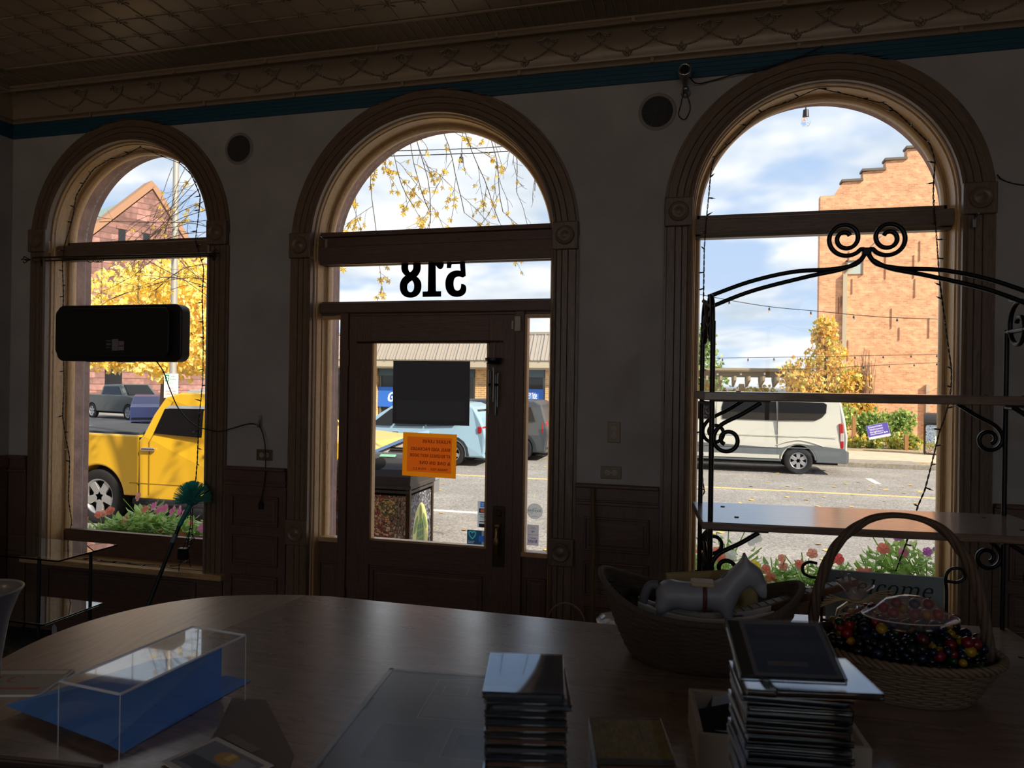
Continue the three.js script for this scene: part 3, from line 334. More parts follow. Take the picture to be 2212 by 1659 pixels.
sticker('small rectangular lilac sticker with bold mirrored letters in the right sidelight', -0.922, 0.862, 0.07, 0.122, (g, w, h) => { g.fillStyle = '#d2d0da'; g.fillRect(0, 0, w, h); g.save(); g.translate(w, 0); g.scale(-1, 1); g.strokeStyle = '#6b7a4a'; g.lineWidth = 8; g.beginPath(); g.arc(128, 30, 34, 0.2, 2.9); g.moveTo(60, 72); g.quadraticCurveTo(128, 100, 196, 72); g.stroke(); g.fillStyle = '#4a4590'; g.textAlign = 'center'; g.font = 'bold 60px sans-serif'; g.fillText('up', 128, 160); g.font = 'bold 96px sans-serif'; g.fillText('Nish!', 128, 390, 200); g.font = 'bold 40px sans-serif'; g.fillText('eastern', 128, 300); g.fillRect(10, 215, 236, 5); g.restore(); }, false);
{ const p = thing('wind_chime', 'metal wind chime with a dark disc hanging on the door frame', 'wind chime', [-1.16, 1.895, -0.04]); obj('top_disc', [cyl(0.05, 0.05, 0.016, 0, 0, 0), cyl(0.03, 0.045, 0.02, 0, -0.016, 0)], M.black, p); obj('hook', rod([0, 0, 0], [0, 0.11, -0.02], 0.0025), M.steel, p); obj('clapper', cyl(0.032, 0.032, 0.015, 0, -0.15, 0), M.black, p); [[0.028, 0, -0.08, 0.2], [0.009, 0.027, -0.05, 0.2], [-0.023, 0.016, -0.06, 0.26], [-0.023, -0.016, -0.07, 0.17], [0.009, -0.027, -0.09, 0.24]].forEach(([x, z, y, L]) => { const t = obj('chime_tube', cyl(0.006, 0.006, L, x, y - L / 2, z, null, 10), M.steel, p); obj('string', rod([x, y, z], [x, 0, z], 0.0008, 0.0008, 4), M.black, t); }); }
{ const p = thing('cobweb_duster', 'teal round-headed cobweb duster leaning in the left window corner', 'duster', [-3.09, 1.03, 0.12]), r = rng(44), g = []; for (let i = 0; i < 900; i++) { const a = r() * 6.283, e = r() * 1.75, R = 0.112 + 0.006 * r(), d = [Math.sin(e) * Math.cos(a), Math.cos(e), Math.sin(e) * Math.sin(a)]; g.push(rod([d[0] * 0.02, -0.05 + d[1] * 0.02, d[2] * 0.02], [d[0] * R, -0.04 + d[1] * R, d[2] * R], 0.0016, 0.001, 4)); } stuff(obj('bristles', g, phy({ color: 0x5fe0d4, roughness: 0.8, transmission: 0.4, thickness: 0 }), p)); obj('bristle_core', ball(0.05, 0, -0.035, 0, 16, 10, [1, 0.9, 1]), std(0x1a8a86, 0.8), p);
  obj('neck', rod([0, -0.05, 0], [-0.045, -0.2, 0.06], 0.017, 0.014), std(0x1d8a80, 0.5), p); obj('pole', rod([-0.045, -0.2, 0.06], [-0.2, -1.03, 0.34], 0.012, 0.012, 10), std(0x14181c, 0.5), p); obj('collar', rod([-0.055, -0.25, 0.078], [-0.065, -0.3, 0.095], 0.016), std(0x6b7a78, 0.4), p); }
tag(obj('walking_stick', tube([[-0.547, 1.18, 0.065], [-0.545, 1.1, 0.075], [-0.53, 0.9, 0.11], [-0.528, 0.7, 0.16], [-0.515, 0.4, 0.22], [-0.5, 0.0, 0.3]], 0.011, 40, 7), std(0x6b5238, 0.8)), 'knobbly wooden walking stick leaning on the wainscot right of the doorway', 'stick');
// ---------------------------------------------------------------- wrought-iron shelf stand
const spiral = (cx, cy, r0, r1, a0, turns, n = 24) => [...Array(n + 1)].map((_, i) => { const t = i / n, a = a0 + turns * 6.283 * t, r = mix(r0, r1, t); return [cx + r * Math.cos(a), cy + r * Math.sin(a)]; });
{
  const p = thing('iron_shelf_stand', 'black wrought-iron shelf stand with scrolls and three oak shelves before the right window', 'shelf stand', [0.585, 0, 1.2], 0.082), w = 0.55, d = 0.2;
  for (const [y, t] of [[1.735, 0.03], [1.288, 0.026], [0.862, 0.026]]) { const s = obj('shelf', rbox(1.16, t, 0.44, 0.004, 0, y - t / 2, 0), M.shelfOak, p); for (const x of [-0.46, 0.46]) for (const z of [-0.12, 0.1]) obj('screw', cyl(0.008, 0.008, 0.003, x + z * 0.1, y + 0.001, z, null, 10), M.black, s); }
  for (const x of [-w, w]) for (const z of [-d, d]) obj('post', [rod([x, 0, z], [x, 1.98, z * 0.96], 0.009, 0.009, 8), tube([[x, 1.97, z * 0.96], ...spiral(0, 0, 0.085, 0.02, 3.14, -1.4, 26).map(([a, b]) => [x, 1.985 + b * 1.25, (z > 0 ? 1 : -1) * (0.107 - a * -1 * 1.0 - 0.0)])], 0.009, 70, 6)], M.iron, p);
  for (const x of [-w, w]) for (const y of [1.69, 1.245, 0.82, 0.18]) obj('side_bar', rod([x, y, -d], [x, y, d], 0.008, 0.008, 8), M.iron, p);
  for (const x of [-w, w]) obj('side_scroll', tube([...spiral(0, 1.1, 0.02, 0.075, 0, 1.3, 26).map(([a, b]) => [x, b, a]), [x, 1.2, 0.05], [x, 1.24, d - 0.03]], 0.007, 60, 6), M.iron, p);
  for (const s of [-1, 1]) {
    obj('arch_bar', tube([...spiral(-0.072, 2.294, 0.018, 0.066, 0.6, 1.9 - 0.6 / 6.283, 44), [-0.004, 2.25], [-0.03, 2.205], [-0.1, 2.186], [-0.25, 2.176], [-0.4, 2.142], [-0.55, 2.087]].map(([x, y]) => [s * -x, y, 0]), 0.0085, 150, 6), M.iron, p);
    obj('lower_arch_bar', tube([[-0.02, 2.215], [-0.07, 2.188], [-0.2, 2.158], [-0.4, 2.105], [-0.55, 2.045]].map(([x, y]) => [s * -x, y, 0]), 0.0085, 50, 6), M.iron, p);
    obj('arch_stay', rod([s * w, 2.09, -0.17], [s * w, 2.03, 0.17], 0.008), M.iron, p);
    for (const y of [1.705, 1.262, 0.836]) for (const z of [-d, d]) { obj('bracket_scroll', tube([[s * (w - 0.16), y - 0.006, z], [s * (w - 0.1), y - 0.045, z], [s * (w - 0.03), y - 0.085, z], ...spiral(-w + 0.052, y - 0.135, 0.048, 0.018, 2.6, 1.25, 24).map(([a, b]) => [s * -a, b, z])], 0.008, 60, 6), M.iron, p); obj('bracket_plate', b6(s > 0 ? w - 0.19 : -w, s > 0 ? w : -w + 0.19, y - 0.004, y, z - 0.012, z + 0.012), M.iron, p); }
  }
  obj('junction_band', rbox(0.03, 0.03, 0.024, 0.006, 0, 2.245, 0), M.iron, p);
}
{ const p = thing('welcome_sign', 'dark slate sign lettered Welcome on a black iron holder on the lowest shelf', 'sign', [0.69, 0.862, 1.06], 0.0); const t = print(1024, 512, (g, w, h) => { g.fillStyle = '#8a9694'; g.fillRect(0, 0, w, h); const r = rng(3); for (let i = 0; i < 900; i++) { g.fillStyle = r() > 0.5 ? '#7f8b89' : '#95a19f'; g.fillRect(r() * w, r() * h, 2 + r() * 8, 1 + r() * 2); } g.fillStyle = '#23292a'; g.font = 'italic 200px serif'; g.textBaseline = 'middle'; g.fillText('Welcome', 40, 145, 900); });
  obj('slate', box(0.4, 0.19, 0.012, 0, 0.105, 0), std(0x8a9694, 0.8), p); obj('lettering', put(new THREE.PlaneGeometry(0.398, 0.188), 0, 0.105, 0.0065), std(0xffffff, 0.8, { map: t }), p);
  obj('holder', [tube([[-0.2, 0.17, 0.012], [-0.26, 0.17, 0.012], [-0.285, 0.185, 0.012], [-0.285, 0.21, 0.012], [-0.265, 0.225, 0.012], [-0.235, 0.222, 0.012]], 0.006, 30, 6), rod([-0.205, 0.185, 0.012], [-0.205, 0.15, 0.012], 0.006), tube([[0.21, 0, 0.0], [0.21, 0.15, 0], [0.208, 0.21, 0], [0.225, 0.235, 0], [0.26, 0.235, 0], [0.268, 0.205, 0], [0.245, 0.188, 0], [0.21, 0.188, 0]], 0.006, 50, 6), rod([-0.215, 0, 0], [-0.215, 0.19, 0], 0.005), rod([-0.215, 0.006, 0], [0.21, 0.006, 0], 0.005)], M.iron, p); }
// ---------------------------------------------------------------- glass display shelves at the left
{ const p = thing('glass_shelf_unit', 'glass shelf unit on thin black posts in front of the left window', 'shelf unit', [-3.95, 0, 0.83]); const sg = phy({ color: 0xe8f4f0, roughness: 0.0, transmission: 1, thickness: 0.006, ior: 1.5, attenuationColor: new THREE.Color(0.55, 0.85, 0.75), attenuationDistance: 0.2 });
  for (const y of [0.805, 0.465]) obj('glass_shelf', b6(-0.7, y > 0.6 ? 0.775 : 0.68, y - 0.008, y, -0.2, 0.19), sg, p);
  for (const [x, z] of [[0.62, -0.17], [0.62, 0.16], [-0.66, -0.17], [-0.66, 0.16]]) obj('post', rod([x, 0, z], [x, 0.797, z], 0.009, 0.009, 8), M.black, p); obj('shelf_rail', [rod([0.67, 0.452, -0.18], [0.67, 0.452, 0.17], 0.004), rod([-0.68, 0.452, 0.17], [0.67, 0.452, 0.17], 0.003)], M.chrome, p); obj('price_tag', put(ext([[0, 0], [0.016, -0.02], [0.016, -0.055], [-0.016, -0.055], [-0.016, -0.02]], 0.0008), 0.66, 0.44, 0.1), std(0x9a9690, 0.7), p); }
// ---------------------------------------------------------------- the table
const TY = 0.95;
{
  const p = thing('oval_table', 'large dark wooden table with rounded end filling the foreground', 'table', [0, 0, 0]);
  const L = [[-1.3, 1.595], [-1.44, 1.617], [-1.57, 1.657], [-1.73, 1.737], [-1.85, 1.87], [-1.92, 2.05], [-1.93, 2.23], [-1.885, 2.43], [-1.79, 2.66], [-1.62, 2.9], [-1.4, 3.05], [-1.1, 3.14]];
  const arc = new THREE.CatmullRomCurve3(L.map(([x, z]) => V3(x, -z, 0))).getPoints(60).map((q) => [q.x, q.y]);
  const cut = (z) => mix(-1.383, -1.463, (z - 1.629) / (2.186 - 1.629)), li = arc.findIndex((q) => q[0] < cut(-q[1])), lj = arc.length - 1 - [...arc].reverse().findIndex((q) => q[0] < cut(-q[1]));
  const main = [...arc.slice(0, li + 1), ...arc.slice(lj), [0.9, -3.16], [1.45, -3.1], [1.5, -1.62], [0, -1.6]], end = arc.slice(li, lj + 1);
  const slab = (pts, y0, t, b) => put(ext(shp(pts), t, b, 8), 0, y0, 0, [-Math.PI / 2, 0, 0]);
  obj('table_top', slab(main, TY - 0.034, 0.03, 0.004), M.table, p); obj('table_end_leaf', slab(end, TY - 0.034, 0.03, 0.004), M.tableLight, p);
  obj('apron', [b6(-1.4, 1.35, TY - 0.14, TY - 0.04, 1.72, 1.75), b6(-1.4, 1.35, TY - 0.14, TY - 0.04, 2.98, 3.01), b6(-1.43, -1.4, TY - 0.14, TY - 0.04, 1.75, 2.98), b6(1.32, 1.35, TY - 0.14, TY - 0.04, 1.75, 2.98)], M.oakDark, p);
  for (const [x, z] of [[-1.33, 1.8], [1.28, 1.8], [-1.33, 2.93], [1.28, 2.93]]) obj('leg', lathe([[0.02, 0], [0.035, 0.03], [0.03, 0.2], [0.045, 0.5], [0.035, 0.62], [0.05, 0.66], [0.05, TY - 0.04]], x, 0, z, 16), M.oakDark, p);
}
// ---------------------------------------------------------------- CD stacks
{
  const clear = phy({ color: 0xf4f7fa, roughness: 0.03, transmission: 1, thickness: 0.0016, ior: 1.5 }), cols = [0x0d0d10, 0x14161c, 0x0c0c0c, 0x2a1a14, 0x10202c, 0x1c1c1e, 0x3a2a20, 0x24303c];
  const lid = rbox(0.142, 0.003, 0.125, 0.0005, 0, 0.0089, 0), base = rbox(0.142, 0.003, 0.125, 0.0005, 0, 0.0015, 0), ends = [rbox(0.0018, 0.008, 0.123, 0.0006, -0.07, 0.0052, 0), rbox(0.0018, 0.008, 0.123, 0.0006, 0.07, 0.0052, 0)];
  const shell = join([lid, base, ...ends]), tray = rbox(0.1365, 0.0042, 0.1225, 0.001, 0.0005, 0.0052, 0), spineW = join([rbox(0.0022, 0.0055, 0.116, 0.0006, -0.0693, 0.0052, 0)]);
  const trayM = cols.map((c) => std(c, 0.35)), spM = [0xb9b4ac, 0x6b6f78, 0x8a5a3c, 0x303848, 0xc9c3b4, 0x4a3030].map((c) => std(c, 0.5)), pr = plain(new THREE.PlaneGeometry(0.12, 0.12));
  const jewel = (label, group, pos, turn, k, cover, tilt) => { const p = thing('cd_case', label, 'CD case', pos, turn, group); if (tilt) p.rotation.set(tilt[0], turn, tilt[1], 'YXZ'); obj('plastic_case', shell, clear, p); obj('disc_tray', tray, (k % 5) < 1 ? clear : trayM[k % trayM.length], p); obj('spine_card', spineW, spM[k % spM.length], p); if (cover) { const c = obj('booklet', put(new THREE.PlaneGeometry(0.118, 0.119), 0.008, 0.00735, 0, [-Math.PI / 2, 0, 0]), std(0xffffff, 0.5, { map: cover }), p); } return p; };
  const stack = (n, name, x, z, turn, seed, cover, alongZ, topExtra) => { const r = rng(seed); for (let i = 0; i < n; i++) { const k = n - 1 - i; if (topExtra && k < topExtra) continue; jewel(`clear CD case, ${ORD[k]} from the top of the ${name}`.replace('topmost from the top', 'topmost'), name, [x + (r() - 0.5) * 0.008, TY + i * 0.0106, z + (r() - 0.5) * 0.006], turn + (r() - 0.5) * 0.07 + (alongZ ? Math.PI / 2 : 0), Math.floor(r() * 24), k === 0 ? cover : null, k === 0 && cover ? [0, 0.05] : null); } };
  stack(32, 'middle CD stack', -0.256, 2.883, 0.22, 51, print(256, 256, (g, w, h) => { g.fillStyle = '#10141c'; g.fillRect(0, 0, w, h); g.fillStyle = '#241a1c'; g.beginPath(); g.ellipse(128, 100, 90, 40, 0, 0, 7); g.fill(); g.strokeStyle = '#3c3c46'; g.lineWidth = 2; for (let i = 0; i < 6; i++) { g.beginPath(); g.moveTo(70 + i * 20, 250); g.quadraticCurveTo(110, 180, 90 + i * 14, 120); g.stroke(); } }), true);
  stack(21, 'low CD stack beside the white tray', -0.097, 2.82, 0.25, 61, print(256, 256, (g, w, h) => { g.fillStyle = '#b8983e'; g.fillRect(0, 0, w, h); const r = rng(4); for (let i = 0; i < 300; i++) { g.fillStyle = r() > 0.5 ? '#a8863a' : '#c8a850'; g.fillRect(r() * w, r() * h, 6 + r() * 30, 3 + r() * 8); } g.fillStyle = '#5a4a1c'; g.fillRect(120, 170, 120, 4); }), true);
  stack(38, 'tall right CD stack', 0.135, 2.885, 0.12, 71, null, false, 2);
  jewel('CD case jutting right with a sky reflection painted on its cover, second from the top of the tall right CD stack', 'tall right CD stack', [0.168, TY + 36 * 0.0106, 2.9], 0.2, 3, print(64, 64, (g) => { g.fillStyle = '#9fb0c0'; g.fillRect(0, 0, 64, 64); }));  // pale cover colour stands in for sky mirrored in the lid
  jewel('dark blue CD sleeve tilted on the very top of the tall right CD stack', 'tall right CD stack', [0.126, TY + 37 * 0.0106 + 0.022, 2.893], 0.14, 4, print(256, 256, (g, w, h) => { g.fillStyle = '#8a8f9c'; g.fillRect(0, 0, w, h); g.fillStyle = '#4d6280'; g.fillRect(14, 14, w - 28, h - 28); g.fillStyle = '#6a6a86'; g.fillRect(40, 40, 150, 30); g.fillStyle = '#8a8a92'; g.fillRect(50, 190, 120, 20); g.fillStyle = '#557088'; g.fillRect(20, 90, 216, 60); }), [0.33, 0.02]);
}
{ const p = thing('wooden_tray', 'whitewashed wooden tray holding cards behind the tall CD stack', 'tray', [0.172, TY, 2.335], 0.1), m = std(0x968b7c, 0.7), w = 0.34, d = 0.23, h = 0.08; obj('tray_bottom', b6(-w / 2, w / 2, 0, 0.008, -d / 2, d / 2), m, p); for (const s of [-1, 1]) { obj('long_side', rbox(w, h, 0.012, 0.003, 0, h / 2, s * (d / 2 - 0.006)), m, p); obj('short_side', rbox(0.012, h, d - 0.024, 0.003, s * (w / 2 - 0.006), h / 2, 0), m, p); } }
for (const [x, y, z, a, t, c, l] of [[0.06, 0.985, 2.34, 0.3, 0.5, 0x16202a, 'dark glossy card leaning inside the tray'], [0.085, 1.005, 2.29, -0.1, 0.35, 0x8fa3b5, 'pale blue glossy card leaning inside the tray'], [0.26, 0.99, 2.32, 0.15, 0.3, 0x5b4a3c, 'brown card lying in the right half of the tray']]) { const o = tag(obj('glossy_card', rbox(0.085, 0.003, 0.12, 0.001, 0, 0, 0), std(c, 0.08)), l, 'card', 'cards in the tray'); o.position.set(x, y, z); o.rotation.set(t, a, 0.1); }
// ---------------------------------------------------------------- acrylic box, blue card, papers
{ const ac = phy({ color: 0xffffff, roughness: 0.03, transmission: 1, thickness: 0, ior: 1.49 }), ed = phy({ color: 0xf4f8fb, roughness: 0.35, transmission: 0.5, thickness: 0 }), p = thing('acrylic_box', 'clear acrylic display box over the folded blue card', 'display box', [-1.179, TY, 2.618], -0.09), w = 0.169, l = 0.367, h = 0.168;  // pale edge rods stand in for light caught by the polished edges
  obj('top_panel', b6(-w / 2, w / 2, h - 0.004, h - 0.0035, -l / 2, l / 2), ac, p); for (const s of [-1, 1]) { obj('side_panel', b6(s * w / 2 - 0.0003, s * w / 2 + 0.0003, 0.001, h - 0.004, -l / 2, l / 2), ac, p); obj('end_panel', b6(-w / 2, w / 2, 0.001, h - 0.004, s * l / 2 - 0.0003, s * l / 2 + 0.0003), ac, p); obj('long_edge', rbox(0.004, 0.005, l, 0.0015, s * (w / 2 - 0.001), h - 0.003, 0), ed, p); obj('short_edge', rbox(w - 0.006, 0.005, 0.004, 0.0015, 0, h - 0.003, s * (l / 2 - 0.001)), ed, p); for (const q of [-1, 1]) obj('corner_edge', rbox(0.0016, h - 0.008, 0.0016, 0.0005, s * w / 2, h / 2 - 0.002, q * l / 2), ed, p); obj('foot_edge', rbox(w - 0.006, 0.0012, 0.0016, 0.0004, 0, 0.0008, s * l / 2), ed, p); } }
{ const bl = std(0x5592e4, 0.75, { side: THREE.DoubleSide, bumpMap: bumpFine, bumpScale: 0.001 }), p = thing('blue_card', 'folded bright blue card under and beside the acrylic box', 'card', [-1.3, TY, 2.5]), q = (a) => a.map(([x, y, z]) => [x + 1.3, y, z - 2.5]); const fan = (P) => { const g = []; for (let i = 1; i + 1 < P.length; i++) g.push(...P[0], ...P[i], ...P[i + 1]); const b = new THREE.BufferGeometry(); b.setAttribute('position', new THREE.Float32BufferAttribute(g, 3)); b.computeVertexNormals(); return b; };
  obj('wide_flap', fan(q([[-1.58, 0.02, 2.66], [-1.2, 0.022, 2.745], [-1.247, 0.08, 2.45], [-1.262, 0.06, 2.35], [-1.45, 0.02, 2.33]])), bl, p); obj('upright_flap', fan(q([[-1.2, 0.022, 2.745], [-1.17, 0.002, 2.735], [-1.165, 0.002, 2.42], [-1.178, 0.11, 2.40], [-1.247, 0.08, 2.45]])), bl, p); obj('base_flap', fan(q([[-1.175, 0.002, 2.74], [-1.135, 0.0015, 2.335], [-1.222, 0.0015, 2.323], [-1.25, 0.0015, 2.4]])), bl, p); }
{ const p = thing('print_folder', 'large clear plastic sleeve with a grey house drawing on the table', 'folder', [-0.56, TY + 0.001, 2.42], 0.11); obj('drawing', put(new THREE.PlaneGeometry(0.41, 0.53), 0, 0.003, 0, [-Math.PI / 2, 0, 0]), std(0xffffff, 0.6, { map: print(768, 1024, (g, w, h) => { g.fillStyle = '#6d737c'; g.fillRect(0, 0, w, h); g.strokeStyle = '#a3a9b2'; g.lineWidth = 3; g.strokeRect(250, 60, 420, 420); g.strokeRect(300, 120, 120, 90); g.strokeRect(480, 120, 120, 90); for (let i = 0; i < 16; i++) { g.beginPath(); g.moveTo(260, 240 + i * 14); g.lineTo(660, 240 + i * 14); g.stroke(); } g.beginPath(); g.moveTo(230, 60); g.lineTo(460, 10); g.lineTo(700, 60); g.stroke(); g.fillStyle = '#5d636c'; g.fillRect(120, 560, 260, 300); g.fillRect(430, 540, 220, 260); g.strokeRect(430, 540, 220, 260); g.fillStyle = '#3c4149'; g.fillRect(470, 600, 130, 120); g.fillStyle = '#6d737c'; for (let i = 0; i < 40; i++) g.fillRect((i * 97) % 700, 880 + (i * 31) % 120, 30, 6); }) }), p); obj('plastic_sleeve', [rbox(0.45, 0.0016, 0.57, 0.0006, 0, 0.0046, 0)], phy({ color: 0xffffff, roughness: 0.2, transmission: 1, thickness: 0, specularIntensity: 0.5 }), p); obj('sleeve_edge', [b6(-0.225, -0.213, 0, 0.005, -0.285, 0.285), b6(0.213, 0.225, 0, 0.005, -0.285, 0.285), b6(-0.225, 0.225, 0, 0.005, -0.285, -0.273)], std(0x8f979f, 0.3), p); }
const sheet = (name, label, cat, x, z, w, d, a, draw, th = 0.003, y = TY) => { const p = thing(name, label, cat, [x, y, z], a); obj('paper', rbox(w, th, d, th * 0.3, 0, th / 2, 0), M.white, p); obj('print', put(new THREE.PlaneGeometry(w * 0.985, d * 0.985), 0, th + 0.0004, 0, [-Math.PI / 2, 0, 0]), std(0xffffff, 0.5, { map: print(512, Math.round(512 * d / w), draw) }), p); return p; };
sheet('booklet', 'pale booklet with red lettering at the left edge of the table', 'booklet', -1.7, 2.52, 0.2, 0.16, 0.3, (g, w, h) => { g.fillStyle = '#8c867c'; g.fillRect(0, 0, w, h); g.fillStyle = '#a04a38'; g.font = 'bold 150px serif'; g.fillText('LC', 60, 220); g.fillRect(40, 300, 420, 30); g.fillStyle = '#b9b4a8'; g.fillRect(20, 20, 470, 60); }, 0.006);
sheet('photo_card', 'photo card with a white border at the bottom of the picture', 'photo', -0.95, 2.72, 0.2, 0.13, -0.35, (g, w, h) => { g.fillStyle = '#b9b6ae'; g.fillRect(0, 0, w, h); g.fillStyle = '#6f7078'; g.fillRect(30, 30, w - 60, h - 60); g.fillStyle = '#b08438'; g.beginPath(); g.ellipse(260, 110, 90, 55, 0, 0, 7); g.fill(); g.fillStyle = '#d0b46a'; g.fillRect(240, 60, 50, 60); g.fillStyle = '#3a3c44'; g.fillRect(60, 180, 380, 90); g.fillStyle = '#8b8e98'; g.fillRect(330, 60, 120, 90); }, 0.002, TY + 0.004);
{ const p = thing('grey_sheet', 'thin grey cardboard sheet lying between the acrylic box and the sleeve', 'cardboard', [0, TY, 0]); obj('board', put(ext([[-1.118, -2.441], [-1.03, -2.426], [-0.82, -2.64], [-0.78, -2.75], [-0.99, -2.74], [-1.06, -2.56]], 0.002), 0, 0.0005, 0, [-Math.PI / 2, 0, 0]), std(0x6a6058, 0.8), p); obj('label_strip', put(ext([[-1.0, -2.6], [-0.9, -2.64], [-0.91, -2.66], [-1.01, -2.62]], 0.0006), 0, 0.003, 0, [-Math.PI / 2, 0, 0]), std(0x7d746a, 0.8), p); }
{ const p = thing('framed_picture', 'dark wooden picture frame lying at the lower left corner', 'picture', [-1.27, TY, 2.9], 0.12), m = std(0x3a2a20, 0.4); for (const s of [-1, 1]) { obj('frame_side', rbox(0.26, 0.02, 0.022, 0.005, 0, 0.01, s * 0.07), m, p); obj('frame_end', rbox(0.022, 0.02, 0.12, 0.005, s * 0.119, 0.01, 0), m, p); } obj('glazing', b6(-0.11, 0.11, 0.006, 0.009, -0.06, 0.06), std(0x22262a, 0.05), p); }
{ const p = thing('glass_vase', 'pale flared vase cut by the left edge of the picture', 'vase', [-1.47, TY, 2.82]); obj('vase_body', lathe([[0, 0.004], [0.04, 0.004], [0.044, 0.02], [0.04, 0.1], [0.046, 0.2], [0.058, 0.28], [0.075, 0.33], [0.084, 0.345], [0.08, 0.347], [0.07, 0.332], [0.052, 0.28], [0.04, 0.2], [0.034, 0.1], [0.036, 0.024], [0, 0.012]], 0, 0, 0, 32), std(0x6e6a66, 0.25), p); obj('rim', ring(0.082, 0.003, 0, 0.346, 0, [Math.PI / 2, 0, 0], 6, 32), std(0x8a8681, 0.3), p); }
// ---------------------------------------------------------------- basket with toys
function weave(P, rows, seg, fn, r, wave, m, parent, name) { const g = []; for (let j = 0; j < rows; j++) { const t = (j + 0.5) / rows, pts = []; for (let i = 0; i < seg; i++) { const a = i / seg * 6.283, o = wave * (((i + j) & 1) ? 1 : -1), q = fn(a, t); pts.push([q[0] + o * Math.cos(a), q[1], q[2] + o * Math.sin(a)]); } g.push(tube(pts, r * (0.9 + 0.2 * hash(j, 3, 7)), seg * 2, 5, true)); } return obj(name, g, m, parent); }
{
  const p = thing('oval_basket', 'oval rope basket with raised ends holding wooden toys', 'basket', [0.012, TY, 1.83]), A = 0.285, Bz = 0.2, m = std(0x5e4f40, 0.85, { bumpMap: tex(128, 128, (u, v) => { const k = 0.5 + 0.5 * Math.sin((u * 8 + v * 6) * 6.283); return [k, k, k]; }, [40, 1], false), bumpScale: 0.002 });
  const rim = (a) => 0.155 + 0.075 * Math.pow(Math.abs(Math.cos(a)), 3), fn = (a, t) => { const s = 0.66 + 0.34 * Math.pow(t, 0.75); return [A * s * Math.cos(a), 0.008 + t * rim(a), Bz * s * Math.sin(a)]; };
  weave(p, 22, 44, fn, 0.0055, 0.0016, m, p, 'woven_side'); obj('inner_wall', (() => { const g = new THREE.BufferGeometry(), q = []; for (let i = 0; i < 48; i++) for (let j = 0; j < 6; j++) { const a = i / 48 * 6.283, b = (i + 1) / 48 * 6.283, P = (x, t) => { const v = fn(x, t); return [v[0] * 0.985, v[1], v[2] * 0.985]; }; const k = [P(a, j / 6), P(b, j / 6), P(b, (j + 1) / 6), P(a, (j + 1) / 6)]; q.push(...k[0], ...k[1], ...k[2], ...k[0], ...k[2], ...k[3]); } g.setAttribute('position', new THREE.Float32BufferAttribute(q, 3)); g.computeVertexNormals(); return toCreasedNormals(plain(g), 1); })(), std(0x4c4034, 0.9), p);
  obj('rim_rope', tube([...Array(60)].map((_, i) => fn(i / 60 * 6.283, 1.01)), 0.009, 160, 7, true), m, p); obj('basket_bottom', put(cyl(1, 1, 0.008, 0, 0, 0, null, 40).scale(A * 0.66, 1, Bz * 0.66), 0, 0.006, 0), m, p);
}
